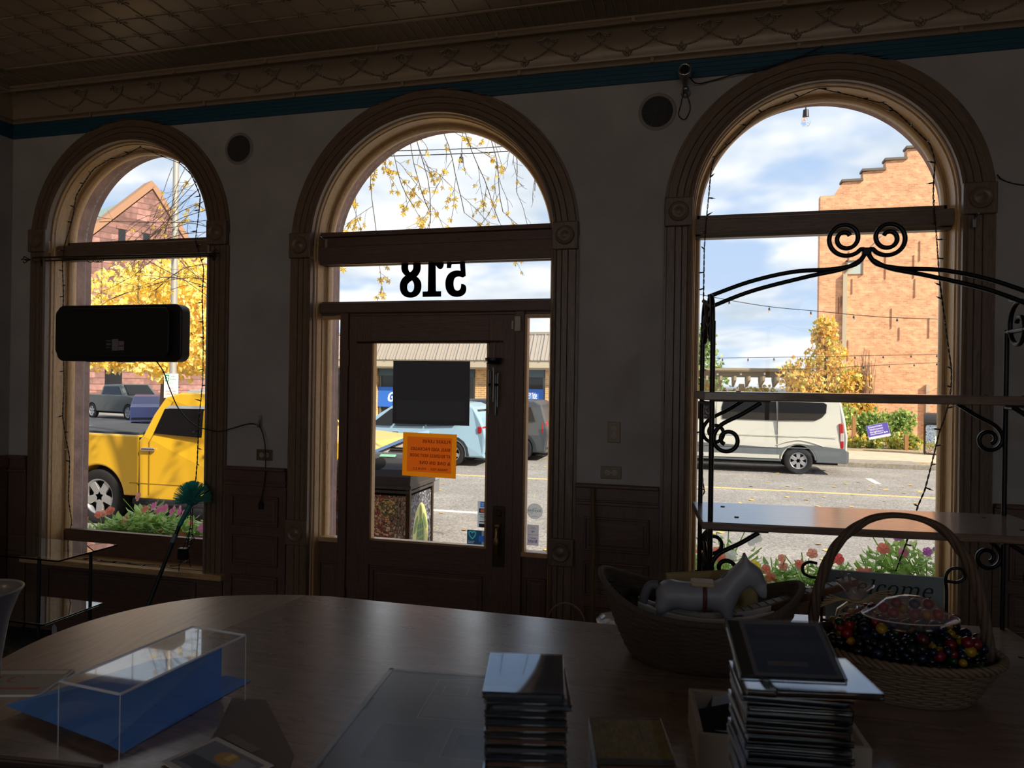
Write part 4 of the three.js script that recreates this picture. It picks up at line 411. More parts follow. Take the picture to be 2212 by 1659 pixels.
{ // rocking horse toy
  const p = thing('rocking_horse', 'grey toy rocking horse with saddle and bridle on white rocker in the basket', 'toy', [0.03, 1.15, 1.875], 0.05); p.scale.setScalar(1.12);
  const B = [[[-0.085, 0.0, 0], [-0.03, -0.004, 0], 0.036, 0.032], [[-0.03, -0.004, 0], [0.04, 0.004, 0], 0.032, 0.034], [[0.045, 0.006, 0], [0.082, 0.05, 0], 0.035, 0.024], [[0.082, 0.05, 0], [0.1, 0.072, 0], 0.024, 0.02], [[0.1, 0.07, 0], [0.118, 0.062, 0], 0.021, 0.021], [[0.118, 0.06, 0], [0.143, 0.026, 0], 0.019, 0.0135], [[0.143, 0.026, 0], [0.147, 0.02, 0], 0.0145, 0.013]];
  for (const s of [-1, 1]) B.push([[0.05, -0.012, s * 0.016], [0.06, -0.05, s * 0.02], 0.016, 0.01], [[-0.088, -0.006, s * 0.016], [-0.105, -0.03, s * 0.02], 0.022, 0.012], [[-0.105, -0.03, s * 0.02], [-0.118, -0.058, s * 0.02], 0.012, 0.008], [[0.1, 0.088, s * 0.012], [0.098, 0.112, s * 0.015], 0.007, 0.003]);
  const N = 64, S = 0.16, mc = new MarchingCubes(N, new THREE.MeshBasicMaterial(), false, false, 200000); mc.isolation = 0; const cap = (x, y, z, [a, b, r1, r2]) => { const d = [b[0] - a[0], b[1] - a[1], b[2] - a[2]], t = clamp(((x - a[0]) * d[0] + (y - a[1]) * d[1] + (z - a[2]) * d[2]) / (d[0] ** 2 + d[1] ** 2 + d[2] ** 2)); return Math.hypot(x - a[0] - d[0] * t, y - a[1] - d[1] * t, z - a[2] - d[2] * t) - mix(r1, r2, t); };
  for (let k = 0; k < N; k++) for (let j = 0; j < N; j++) for (let i = 0; i < N; i++) { const x = (i / (N / 2) - 1) * S, y = (j / (N / 2) - 1) * S, z = (k / (N / 2) - 1) * S; let s = 0; for (const b of B) s += Math.exp(-cap(x, y, z, b) * 150); mc.field[k * N * N + j * N + i] = Math.log(s + 1e-30) / 150; }
  mc.update(); const g = new THREE.BufferGeometry(), c = mc.count; g.setAttribute('position', new THREE.Float32BufferAttribute(Array.from(mc.positionArray.slice(0, c * 3), (v) => v * S), 3)); g.setAttribute('normal', new THREE.Float32BufferAttribute(Array.from(mc.normalArray.slice(0, c * 3)), 3));
  obj('horse_body', g, std(0x8d9096, 0.35), p); const lea = std(0x5a2f20, 0.5), cr = std(0xb5a07c, 0.5);
  obj('tail', tube([[-0.115, 0.02, 0], [-0.135, 0.018, 0], [-0.152, -0.015, 0], [-0.158, -0.05, 0]], 0.012, 20, 8), std(0x5b5e62, 0.6), p); obj('mane', tube([[0.1, 0.083, 0], [0.075, 0.068, 0], [0.045, 0.045, 0]], 0.01, 16, 6), std(0x6a6c70, 0.6), p);
  obj('saddle', rbox(0.058, 0.012, 0.05, 0.005, -0.005, 0.033, 0), cr, p); obj('girth', ring(0.034, 0.006, 0.0, -0.002, 0, [0, Math.PI / 2, 0], 6, 28), lea, p); obj('bridle', [put(ring(0.0172, 0.002, 0, 0, 0, [0, Math.PI / 2, 0], 5, 20), 0.138, 0.034, 0, [0, 0, -0.9]), put(ring(0.0235, 0.002, 0, 0, 0, [0, Math.PI / 2, 0], 5, 20), 0.106, 0.067, 0, [0, 0, -0.5]), rod([0.116, 0.078, 0.019], [0.138, 0.036, 0.0165], 0.0016)], cr, p); for (const s of [-1, 1]) obj('eye', ball(0.003, 0.124, 0.066, s * 0.0175, 8, 6), M.black, p);
  for (const s of [-1, 1]) obj('rocker', put(ext([...[...Array(21)].map((_, i) => { const t = i / 20 * 2 - 1; return [t * 0.165, -0.066 + 0.03 * t * t]; }), ...[...Array(21)].map((_, i) => { const t = 1 - i / 20 * 2; return [t * 0.165, -0.052 + 0.03 * t * t]; })], 0.008, 0.002), 0, 0, s * 0.022 - 0.004), std(0xa39e94, 0.5), p);
  obj('rocker_bar', [rod([-0.09, -0.058, -0.022], [-0.09, -0.058, 0.022], 0.004), rod([0.08, -0.058, -0.022], [0.08, -0.058, 0.022], 0.004)], std(0xa39e94, 0.5), p);
}
{ const p = thing('picture_board', 'wooden board painted with a red flower behind the rocking horse', 'board', [0.055, 1.115, 1.70], 0.06); p.rotation.x = -0.12; const t = print(512, 256, (g, w, h) => { g.fillStyle = '#a08a54'; g.fillRect(0, 0, w, h); g.fillStyle = '#8a6a30'; for (const [x, y] of [[110, 110], [190, 130], [250, 90]]) { g.beginPath(); g.ellipse(x, y, 50, 34, 0.4, 0, 7); g.fill(); } g.fillStyle = '#7a1f1a'; for (let k = 0; k < 5; k++) { const a = k * 1.257; g.beginPath(); g.ellipse(345 + 40 * Math.cos(a), 90 + 34 * Math.sin(a), 34, 22, a, 0, 7); g.fill(); } g.fillStyle = '#5c6a34'; g.fillRect(330, 120, 16, 110); });
  obj('board', rbox(0.27, 0.13, 0.01, 0.004, 0, 0, 0, [0, 0, 0.12]), std(0x8f7a4c, 0.6), p); obj('painting', put(new THREE.PlaneGeometry(0.262, 0.122), 0, 0, 0.0056, [0, 0, 0.12]), std(0xffffff, 0.6, { map: t }), p); }
{ const p = thing('toy_guitar', 'small wooden string toy with fretted neck rising right out of the basket', 'toy', [0.235, 1.12, 1.79], 0.36); p.rotation.z = 0.25; const m = std(0x6b4a34, 0.5); obj('neck', rbox(0.36, 0.018, 0.036, 0.004, 0.03, 0, 0), m, p); obj('fretboard', rbox(0.34, 0.005, 0.03, 0.001, 0.02, 0.011, 0.002), std(0x8a7a66, 0.5), p); for (let i = 0; i < 13; i++) obj('fret', rbox(0.003, 0.003, 0.031, 0.001, -0.13 + i * 0.025, 0.0145, 0.002), std(0x3a2a20, 0.4), p); obj('head', rbox(0.05, 0.02, 0.046, 0.006, 0.225, 0.004, 0), m, p); for (const z of [-0.02, 0.02]) obj('tuning_peg', cyl(0.004, 0.004, 0.03, 0.225, 0.022, z, null, 8), std(0x8a7a66, 0.4), p); obj('sound_box', rbox(0.12, 0.03, 0.075, 0.012, -0.17, -0.006, 0), m, p); }
tag(obj('wooden_block', rbox(0.05, 0.1, 0.05, 0.004, 0.13, TY + 0.08, 1.92, [0, 0.3, 0.1]), std(0x8a7352, 0.6)), 'wooden block standing in the oval basket below the horse', 'block');
// ---------------------------------------------------------------- basket of beads
{
  const CX = 0.545, CZ = 1.885, A = 0.225, Bz = 0.17, p = thing('handled_basket', 'wicker basket with a tall twisted handle full of bead strings', 'basket', [CX, TY, CZ], -0.05), m = std(0x6e5a44, 0.7), md = std(0x5c4836, 0.7);
  const H = 0.1, fn = (a, t) => { const s = 0.74 + 0.26 * t; return [A * s * Math.cos(a), 0.008 + t * H, Bz * s * Math.sin(a)]; };
  weave(p, 13, 46, fn, 0.0042, 0.0035, m, p, 'woven_side'); for (let i = 0; i < 23; i++) { const a = (i + 0.5) / 23 * 6.283, b = fn(a, 0), c = fn(a, 1.02); obj('stake', rod(b, c, 0.0035, 0.0035, 5), md, p); }
  obj('braided_rim', [0, 1, 2].map((k) => tube([...Array(120)].map((_, i) => { const a = i / 120 * 6.283, q = fn(a, 1.05), o = a * 22 + k * 2.09; return [q[0] * (1 + 0.03 * Math.cos(o)), q[1] + 0.007 * Math.sin(o), q[2] * (1 + 0.03 * Math.cos(o))]; }), 0.0062, 260, 5, true)), m, p); obj('basket_bottom', put(cyl(1, 1, 0.008, 0, 0, 0, null, 40).scale(A * 0.74, 1, Bz * 0.74), 0, 0.006, 0), md, p);
  const HP = [[-0.215, 0.06], [-0.222, 0.16], [-0.205, 0.27], [-0.16, 0.38], [-0.08, 0.45], [0.0, 0.463], [0.08, 0.44], [0.145, 0.36], [0.18, 0.25], [0.198, 0.14], [0.205, 0.06]], hc = new THREE.CatmullRomCurve3(HP.map(([x, y]) => V3(x, y, 0)));
  obj('handle', [0, 1, 2, 3].map((k) => tube([...Array(90)].map((_, i) => { const t = i / 89, q = hc.getPointAt(t), o = t * 26 + k * 1.571; return [q.x + 0.008 * Math.cos(o), q.y, q.z + 0.008 * Math.sin(o)]; }), 0.0075, 200, 6)), md, p);
  obj('handle_wrap', [rod([0.185, 0.17, 0], [0.13, 0.075, -0.05], 0.006, 0.005, 6), rod([0.19, 0.14, 0], [0.16, 0.07, 0.06], 0.006, 0.005, 6)], m, p);
  // bead strings heaped in the basket
  const bc = [0x0d1512, 0x10201c, 0x0c1a12, 0x4a0c12, 0x6a1016, 0x8a1218, 0xb08a12, 0x9a7a10, 0x14263a, 0x0e1a2c, 0x123a20], bm = bc.map((c) => std(c, 0.12)), bg = plain(new THREE.SphereGeometry(1, 14, 10)), r = rng(99);
  const names = ['dark green', 'deep red', 'yellow and black', 'navy', 'crimson and green', 'black', 'mixed bright', 'blue and red', 'green and gold', 'maroon', 'black and yellow', 'teal and red'];
  const pal = [[0, 1, 2, 10], [3, 4, 5, 0], [6, 7, 0, 2], [8, 9, 0], [4, 10, 1], [0, 2, 9], [5, 6, 8, 10], [8, 4, 9], [10, 7, 2], [3, 4, 9], [0, 6, 2], [1, 5, 10]], done = [];
  for (let s = 0; s < 12; s++) {
    const t = thing('bead_string', `string of ${names[s]} wooden beads heaped in the handled basket`, 'beads', [CX, TY, CZ], 0, 'bead strings in the handled basket'); const a0 = s / 12 * 6.283; let x = 0.4 * A * Math.cos(a0 * 1.7), z = 0.4 * Bz * Math.sin(a0 * 2.3), a = r() * 6.3;
    for (let i = 0; i < 24; i++) { const R = r() < 0.25 ? 0.0145 : 0.0088 + r() * 0.003, st = R * 1.9; let ok = false, tries = 0, nx, nz; do { a += (r() - 0.5) * 1.6; nx = x + st * Math.cos(a); nz = z + st * Math.sin(a); tries++; if ((nx / A) ** 2 + (nz / Bz) ** 2 > 0.8) { a += 2.2; continue; } ok = true; } while (!ok && tries < 12); if (!ok) { nx = x * 0.7; nz = z * 0.7; } x = nx; z = nz;
      const e = (x / A) ** 2 + (z / Bz) ** 2; let y = 0.105 + 0.05 * (1 - e) + 0.02 * Math.sin(x * 40) * (1 - e); for (const q of done) { const dx = q[0] - x, dz = q[2] - z, dd = Math.hypot(dx, dz), m2 = q[3] + R; if (dd < m2 * 0.85 && Math.abs(q[1] - y) < m2) y = Math.min(q[1] + Math.sqrt(Math.max(0, m2 * m2 - dd * dd)) * 0.8, y + 0.03); } y = Math.min(y, 0.165 + 0.035 * (1 - e)); done.push([x, y, z, R]); const b = obj('bead', bg, bm[pal[s][Math.floor(r() * pal[s].length)]], t); b.position.set(x, y, z); b.scale.setScalar(R); }
  }
  // heap under the strings
  const hg = []; for (let i = 0; i < 260; i++) { const aa = r() * 6.283, k = Math.sqrt(r()) * 0.86, e = k * k; hg.push(bg.clone().scale(0.011, 0.011, 0.011).translate(A * k * Math.cos(aa), 0.07 + 0.05 * (1 - e) * r() + 0.02 * r(), Bz * k * Math.sin(aa))); } const hp = tag(stuff(obj('loose_bead_heap', hg, bm[1])), 'dark beads filling the handled basket beneath the strings', 'beads'); hp.position.set(CX, TY, CZ);
  // clear bag of large beads on top
  const bag = thing('bead_bag', 'clear plastic bag of big red and blue beads lying on the bead heap', 'bag', [0.535, 1.175, 1.985], 0.16), film = phy({ color: 0xfff2f0, roughness: 0.12, transmission: 0.92, thickness: 0, side: THREE.DoubleSide });
  obj('film', [put(lathe([[0.135, 0], [0.1, 0.016], [0.07, 0.04], [0.03, 0.05], [0, 0.052]], 0, 0, 0, 26).scale(0.86, 1, 0.5), 0, 0.0, 0), put(lathe([[0.135, 0], [0.09, -0.02], [0.06, -0.034], [0, -0.04]], 0, 0, 0, 26).scale(0.86, 1, 0.5), 0, 0, 0)], film, bag); obj('seal_flange', put(ring(0.128, 0.004, 0, 0, 0, [Math.PI / 2, 0, 0], 4, 40).scale(0.9, 0.4, 0.55), 0, 0, 0), phy({ color: 0xf4e8e0, roughness: 0.2, transmission: 0.5, thickness: 0 }), bag);
  const big = [0x7a1218, 0x8a1a20, 0x16284a, 0x8a6a18, 0x6a2430, 0x123a2a].map((c) => std(c, 0.3)); [[-0.05, 0.012, 0.02, 0], [-0.03, 0.03, -0.01, 4], [0.0, 0.012, 0.025, 4], [0.03, 0.012, 0.022, 3], [0.06, 0.012, 0.015, 1], [0.048, 0.03, -0.01, 0], [0.01, 0.032, 0.0, 2], [-0.058, 0.014, -0.02, 1], [0.05, -0.016, 0.02, 2], [-0.05, -0.016, 0.02, 2], [-0.02, -0.018, 0.02, 5], [0.015, -0.018, 0.02, 5], [-0.01, 0.014, -0.02, 3], [0.02, -0.016, -0.02, 0]].forEach(([x, y, z, k]) => { const b = obj('large_bead', bg, big[k], bag); b.position.set(x, y, z); b.scale.setScalar(0.0135); });
  const cb = thing('cellophane_bundle', 'cellophane-wrapped bundle tied with raffia at the back of the handled basket', 'bundle', [0.43, 1.10, 1.86]); const cg = []; { const q = []; const n = 20; for (let i = 0; i < n; i++) q.push([0.05 + 0.008 * ((i & 1) ? 1 : -1), 0]); } obj('wrap', lathe([[0, -0.045], [0.045, -0.04], [0.055, 0], [0.045, 0.04], [0.014, 0.068], [0.03, 0.1], [0.05, 0.115]], 0, 0, 0, 13), film, cb); obj('contents', rbox(0.065, 0.07, 0.06, 0.015, 0, -0.005, 0), std(0x1c2226, 0.4), cb);
  obj('raffia_tie', [...[0, 1, 2, 3, 4, 5].map((k) => tube([[-0.07 - 0.006 * k, 0.085 - 0.008 * k, 0.02], [-0.03, 0.075, 0.022], [0, 0.07, 0.024], [0.05, 0.076 + 0.005 * k, 0.022], [0.09, 0.07 + 0.008 * k, 0.02]], 0.0018, 16, 4)), ring(0.017, 0.004, 0, 0.068, 0, [Math.PI / 2, 0, 0], 5, 16), tube([[0, 0.07, 0.02], [-0.04, 0.05, 0.03], [-0.055, 0.0, 0.04]], 0.002, 12, 4)], std(0xa8906a, 0.8), cb);
}
// ---------------------------------------------------------------- behind the table
{ const p = thing('small_basket', 'small basket whose thin hoop handle shows just beyond the table edge', 'basket', [-0.485, 0, 1.22]), m = std(0x8a7352, 0.7); obj('body', lathe([[0, 0.5], [0.07, 0.5], [0.09, 0.62], [0.1, 0.72], [0.095, 0.72], [0.085, 0.62], [0.066, 0.51], [0, 0.51]], 0, 0, 0, 24), m, p); obj('hoop_handle', tube([[-0.085, 0.72, 0], [-0.075, 0.82, 0], [-0.045, 0.872, 0], [0, 0.89, 0], [0.045, 0.872, 0], [0.075, 0.82, 0], [0.085, 0.72, 0]], 0.004, 40, 6), m, p); obj('stool_top', cyl(0.11, 0.11, 0.03, 0, 0.485, 0), M.oakDark, p); for (const a of [0.5, 2.6, 4.7]) obj('stool_leg', rod([Math.cos(a) * 0.1, 0.47, Math.sin(a) * 0.1], [Math.cos(a) * 0.11, 0, Math.sin(a) * 0.11], 0.014, 0.012), M.oakDark, p); }
{ const p = thing('wrapped_parcel', 'crinkled clear-wrapped white parcel just beyond the table edge', 'parcel', [-0.27, 0, 1.2]); obj('parcel', rbox(0.13, 0.11, 0.1, 0.02, 0, 0.766, 0), M.white, p); const pos = []; const g = plain(new THREE.SphereGeometry(0.085, 14, 8)), q = g.attributes.position; for (let i = 0; i < q.count; i++) { const h = hash(Math.round(q.getX(i) * 900), Math.round(q.getY(i) * 900 + q.getZ(i) * 700), 3); q.setXYZ(i, q.getX(i) * (1 + 0.2 * h), q.getY(i) * 0.4, q.getZ(i) * (0.9 + 0.2 * h)); } g.computeVertexNormals(); obj('wrapping', put(g, 0, 0.832, 0), phy({ color: 0xffffff, roughness: 0.1, transmission: 0.8, thickness: 0 }), p); obj('pedestal', [cyl(0.09, 0.09, 0.02, 0, 0.7, 0), rod([0, 0.01, 0], [0, 0.7, 0], 0.02), cyl(0.06, 0.07, 0.02, 0, 0.01, 0)], M.oakDark, p); }
{ const p = thing('small_bottle', 'small dark glass bottle at the right edge of the table', 'bottle', [0.93, TY, 1.92]); obj('bottle_body', lathe([[0, 0], [0.028, 0], [0.03, 0.01], [0.03, 0.08], [0.014, 0.105], [0.013, 0.13], [0, 0.13]], 0, 0, 0, 20), std(0x20302c, 0.15), p); obj('cap', cyl(0.015, 0.015, 0.02, 0, 0.138, 0), M.black, p); }
tag(obj('plastic_clip', rbox(0.07, 0.012, 0.03, 0.004, 0.43, TY + 0.0065, 2.49, [0, 0.3, 0]), std(0x6a7480, 0.15)), 'small grey plastic case on the table at the lower right', 'case');
// ---------------------------------------------------------------- street
const SY = -0.5, KZ = -18.4;
struct('ground_street', b6(-90, 60, -0.8, SY, -90, -4.2), M.asphalt);
struct('ground_sidewalk', b6(-60, 60, -0.8, -0.35, -4.05, -0.33), M.concrete);
struct('ground_kerb', b6(-60, 60, -0.8, -0.345, -4.2, -4.05, 0.02), M.kerb);
struct('ground_far_sidewalk', [b6(-16, 60, -0.8, -0.36, KZ - 4.2, KZ - 0.9)], M.concrete);
struct('ground_far_verge', b6(-16, 60, -0.8, -0.37, KZ - 0.9, KZ - 0.16), M.gravel);
struct('ground_far_kerb', b6(-16, 60, -0.8, -0.355, KZ - 0.16, KZ, 0.02), M.kerb);
struct('ground_park', b6(-4, 60, -0.8, -0.37, -60, KZ - 4.2), M.gravel);
struct('ground_crossing', [b6(4.3, 6.2, -0.6, -0.352, KZ - 1, KZ - 0.15)], M.kerb);
{ const mk = struct('ground_markings'); obj('parking_stripe', b6(-4.95, -3.45, SY, SY + 0.006, -7.95, -7.8), M.roadPaint, mk); obj('parking_stripe', put(ext([[0, 0], [0.14, 0], [0.24, -0.75], [0.08, -0.75]], 0.006), -3.72, SY + 0.006, -7.9, [Math.PI / 2, 0, 0]), M.roadPaint, mk);
  obj('parking_stripe', b6(4.15, 4.3, SY, SY + 0.006, -15.7, -14.7), M.roadPaint, mk); obj('centre_line', b6(-60, 40, SY, SY + 0.005, -12.72, -12.58), M.roadYellow, mk);
  const r = rng(5), lv = []; for (let i = 0; i < 240; i++) { const k = r(), s = 0.02 + r() * 0.05; lv.push(put(plain(new THREE.CircleGeometry(s, 5)), -6.4 + Math.pow(r(), 0.7) * 15, SY + 0.012, -4.4 - Math.pow(k, 1.4) * 13, [-Math.PI / 2 + (r() - 0.5) * 0.5, r() * 6, 0, 'YXZ'])); }
  const l = obj('fallen_leaves', lv, std(0xcfa85a, 0.9)); stuff(l); tag(l, 'dry yellow leaves scattered over the asphalt street', 'leaves'); }

// ---------------------------------------------------------------- vehicles (near side at z = 0, base on the road)
const carGlass = std(0x0c1013, 0.06, { metalness: 0.2 }), paint = (c, r = 0.28) => phy({ color: c, roughness: 0.5, clearcoat: 0.7, clearcoatRoughness: r * 0.6, metalness: 0.05 });
const hubM = std(0xb9bcc0, 0.35, { metalness: 0.7 }), tail = std(0xa01018, 0.25), seamM = std(0x14120e, 0.8);
function wheel(p, x, y, z, R, rr, sp) {
  const w = obj('wheel', put(lathe([[rr, -0.1], [R * 0.93, -0.11], [R, -0.07], [R, 0.07], [R * 0.93, 0.11], [rr * 1.02, 0.1], [rr * 0.98, 0.06], [rr * 0.9, 0.02]], 0, 0, 0, 32), x, y, z - 0.12, [Math.PI / 2, 0, 0]), M.rubber, p);
  const g = [put(lathe([[rr * 0.86, 0.0], [rr * 0.92, 0.06], [rr, 0.075], [rr * 1.02, 0.05]], 0, 0, 0, 32), x, y, z - 0.1, [Math.PI / 2, 0, 0]), cyl(rr * 0.26, rr * 0.3, 0.05, x, y, z - 0.08, [Math.PI / 2, 0, 0])];
  for (let k = 0; k < sp; k++) { const a = k / sp * Math.PI * 2 + Math.PI / 2 + (sp === 5 ? Math.PI : 0); g.push(put(ext([[-rr * 0.15, 0], [rr * 0.15, 0], [rr * 0.21, rr * 0.95], [-rr * 0.21, rr * 0.95]], 0.03, 0.006), x, y, z - 0.085, [0, 0, a - Math.PI / 2])); g.push(cyl(0.018, 0.018, 0.02, x + Math.cos(a + 0.63) * rr * 0.36, y + Math.sin(a + 0.63) * rr * 0.36, z - 0.06, [Math.PI / 2, 0, 0], 8)); }
  obj('rim', g, hubM, w); obj('brake_drum', cyl(rr * 0.9, rr * 0.9, 0.02, x, y, z - 0.14, [Math.PI / 2, 0, 0]), M.blackMatte, w);
  return w;
}
function archShapeCar(top, x0, x1, yb, wheels) {            // outline closed along the sill, with wheel openings
  const s = new THREE.Shape(); s.moveTo(x0, yb);
  for (const [wx, wy, R] of wheels) { const a = Math.asin(clamp((yb - wy) / R, -1, 1)), c = R * Math.cos(a); s.lineTo(wx - c, yb); s.absarc(wx, wy, R, Math.PI - a, a, true); }
  s.lineTo(x1, yb); for (const p of top) s.lineTo(...p); s.closePath(); return s;
}
const warp = (g, w, belt, k) => { const p = g.attributes.position; for (let i = 0; i < p.count; i++) { const y = p.getY(i), z = p.getZ(i); if (y > belt) { const m = -w / 2; p.setZ(i, m + (z - m) * (1 - k * (y - belt))); } } g.computeVertexNormals(); return g; };
const side = (pts, d, z, w, belt, k, bev = 0) => warp(put(ext(pts, d, bev), 0, 0, z), w, belt, k);
{ // pickup truck
  const p = thing('pickup_truck', 'yellow crew-cab pickup truck parked at the near kerb with black bed cover', 'truck', [-8.93, SY, -5.05]), W = 2.0, Y = paint(0xe2b21a), wy = 0.42;
  obj('truck_bed', put(ext(archShapeCar([[0.72, 1.36], [-1.2, 1.38], [-1.22, 0.8]], -1.2, 0.72, 0.5, [[0, wy, 0.52]]), W - 0.06, 0.03, 24), 0, 0, -W + 0.03), Y, p);
  obj('bed_cover', [rbox(1.86, 0.05, W - 0.2, 0.02, -0.24, 1.405, -W / 2), b6(-1.17, 0.7, 1.37, 1.4, -W + 0.04, -0.04)], std(0x2c3136, 0.7), p);
  const cab = obj('cab', warp(put(ext(archShapeCar([[4.75, 0.55], [4.8, 0.95], [4.72, 1.22], [4.4, 1.36], [3.3, 1.46], [3.12, 1.5], [2.62, 1.94], [2.4, 2.0], [1.4, 2.02], [1.16, 1.95], [1.0, 1.7], [0.86, 1.38], [0.78, 1.3]], 0.8, 4.75, 0.45, [[3.57, wy, 0.52]]), W - 0.06, 0.03, 24), 0, 0, -W + 0.03), W, 1.4, 0.18), Y, p);
  obj('cab_rear_window', b6(0.93, 0.99, 1.52, 1.86, -W + 0.4, -0.4), carGlass, p);
  for (const zz of [0.006, -W - 0.006]) { obj('rear_window', side([[1.03, 1.43], [1.17, 1.81], [1.26, 1.85], [1.84, 1.85], [1.87, 1.39]], 0.006, zz, W, 1.4, 0.18), carGlass, p); obj('front_window', side([[1.99, 1.39], [1.97, 1.85], [2.45, 1.84], [2.85, 1.5], [2.86, 1.4]], 0.006, zz, W, 1.4, 0.18), carGlass, p); }
  obj('window_visor', side([[1.17, 1.80], [1.26, 1.855], [2.45, 1.855], [2.47, 1.82], [1.26, 1.81]], 0.016, 0.008, W, 1.4, 0.18), std(0x9ba3ab, 0.25), p);
  obj('door_seam', [side([[1.90, 0.52], [1.915, 0.52], [1.905, 1.86], [1.89, 1.86]], 0.004, 0.004, W, 1.4, 0.18), side([[0.95, 0.5], [0.965, 0.5], [0.96, 1.3], [1.3, 1.905], [1.285, 1.915], [0.945, 1.3]], 0.004, 0.004, W, 1.4, 0.18), b6(0.6, 3.0, 0.66, 0.672, -0.02, 0.004)], std(0x8a6a10, 0.6), p);
  obj('cab_gap', b6(0.72, 0.8, 0.45, 1.36, -W + 0.1, -0.02), M.blackMatte, p);
  for (const x of [0.95, 2.1]) obj('door_handle', rbox(0.24, 0.055, 0.04, 0.018, x, 1.19, 0.025), M.chrome, p);
  obj('running_board', rbox(2.6, 0.1, 0.16, 0.03, 2.0, 0.4, -0.02), M.rubber, p);
  obj('underbody', b6(-1.1, 4.6, 0.3, 0.6, -W + 0.25, -0.3), M.blackMatte, p); for (const x of [0, 3.57]) obj('wheel_well', cyl(0.5, 0.5, 0.02, x, wy, -0.3, [Math.PI / 2, 0, 0]), M.blackMatte, p);
  for (const x of [0, 3.57]) { wheel(p, x, wy, 0, 0.42, 0.275, 5); wheel(p, x, wy, -W + 0.24, 0.42, 0.275, 5); }
  obj('mirror', rbox(0.16, 0.22, 0.22, 0.05, 2.95, 1.5, 0.14), M.chrome, p); 
  obj('front_bumper', rbox(0.2, 0.3, W, 0.06, 4.78, 0.58, -W / 2), M.chrome, p); obj('rear_bumper', rbox(0.2, 0.22, W - 0.05, 0.05, -1.28, 0.6, -W / 2), M.chrome, p); obj('windscreen', side([[2.7, 1.93], [3.16, 1.52], [3.18, 1.54], [2.72, 1.95]], W - 0.4, -W + 0.2, W, 1.4, 0.18), carGlass, p);
}
{ // passenger van
  const p = thing('passenger_van', 'silver passenger van parked at the far kerb, seen through the right window', 'van', [2.61, SY, -15.95]), W = 2.05, S = paint(0xc6c7bd, 0.4), wy = 0.355, wh = [[-3.3, wy, 0.45], [0, wy, 0.45]];
  const top = [[1.13, 0.7], [1.14, 1.0], [1.08, 1.5], [0.98, 1.9], [0.88, 2.0], [0.6, 2.05], [-2.9, 2.07], [-3.3, 1.98], [-4.0, 1.35], [-4.65, 1.12], [-4.78, 0.8], [-4.78, 0.5]];
  obj('body', warp(put(ext(archShapeCar(top, -4.7, 1.12, 0.42, wh), W - 0.08, 0.04, 24), 0, 0, -W + 0.04), W, 1.0, 0.1), S, p);
  obj('lower_cladding', put(ext(archShapeCar([[1.16, 0.62], [1.1, 0.7], [-0.44, 0.68], [-4.8, 0.68], [-4.8, 0.4]], -4.75, 1.16, 0.34, wh), W - 0.02, 0.015, 24), 0, 0, -W + 0.01), std(0x5d6468, 0.6), p);
  obj('sill_strip', b6(-2.8, -0.48, 0.40, 0.5, -0.03, 0.022), S, p);
  const win = (pts) => obj('side_window', side(pts, 0.012, 0.004, W, 1.0, 0.1), carGlass, p); win([[-1.93, 1.41], [-1.95, 1.7], [-1.9, 1.89], [-0.56, 1.9], [-0.55, 1.4]]); win([[-0.52, 1.4], [-0.53, 1.9], [0.6, 1.89], [0.68, 1.84], [0.66, 1.62], [0.56, 1.5], [0.4, 1.42]]); win([[-3.0, 1.4], [-2.15, 1.4], [-2.15, 1.88], [-3.05, 1.85], [-3.3, 1.6]]);
  obj('body_crease', [b6(-4.3, 0.95, 1.0, 1.02, 0, 0.012, 0.005), tube([[-0.55, 0.75, 0.005], [-0.3, 0.85, 0.008], [0, 0.9, 0.008], [0.3, 0.85, 0.008], [0.6, 0.75, 0.005]], 0.012, 20, 6)], S, p);
  for (const x of [-0.53, -2.08]) obj('panel_seam', b6(x, x + 0.008, 0.45, 1.95, -0.05, 0.006), std(0x4a4c48, 0.7), p);
  const tl = obj('tail_lamp', rbox(0.1, 0.66, 0.08, 0.03, 1.03, 1.03, -0.052, [0, 0, 0.05]), tail, p); obj('clear_lens', rbox(0.09, 0.22, 0.08, 0.02, 1.043, 1.0, -0.045), std(0xb8b0ac, 0.2), tl);
  obj('rear_bumper', [rbox(0.16, 0.3, W - 0.02, 0.04, 1.14, 0.5, -W / 2), b6(1.18, 1.3, 0.36, 0.42, -1.1, -0.9)], std(0x565b60, 0.6), p);
  obj('underbody', b6(-4.5, 1.0, 0.25, 0.5, -W + 0.3, -0.3), M.blackMatte, p);
  for (const [x] of wh) { wheel(p, x, wy, 0, 0.355, 0.215, 6); wheel(p, x, wy, -W + 0.24, 0.355, 0.215, 6); }
  obj('side_mirror', rbox(0.14, 0.26, 0.2, 0.04, -3.2, 1.5, 0.12), M.black, p);
}
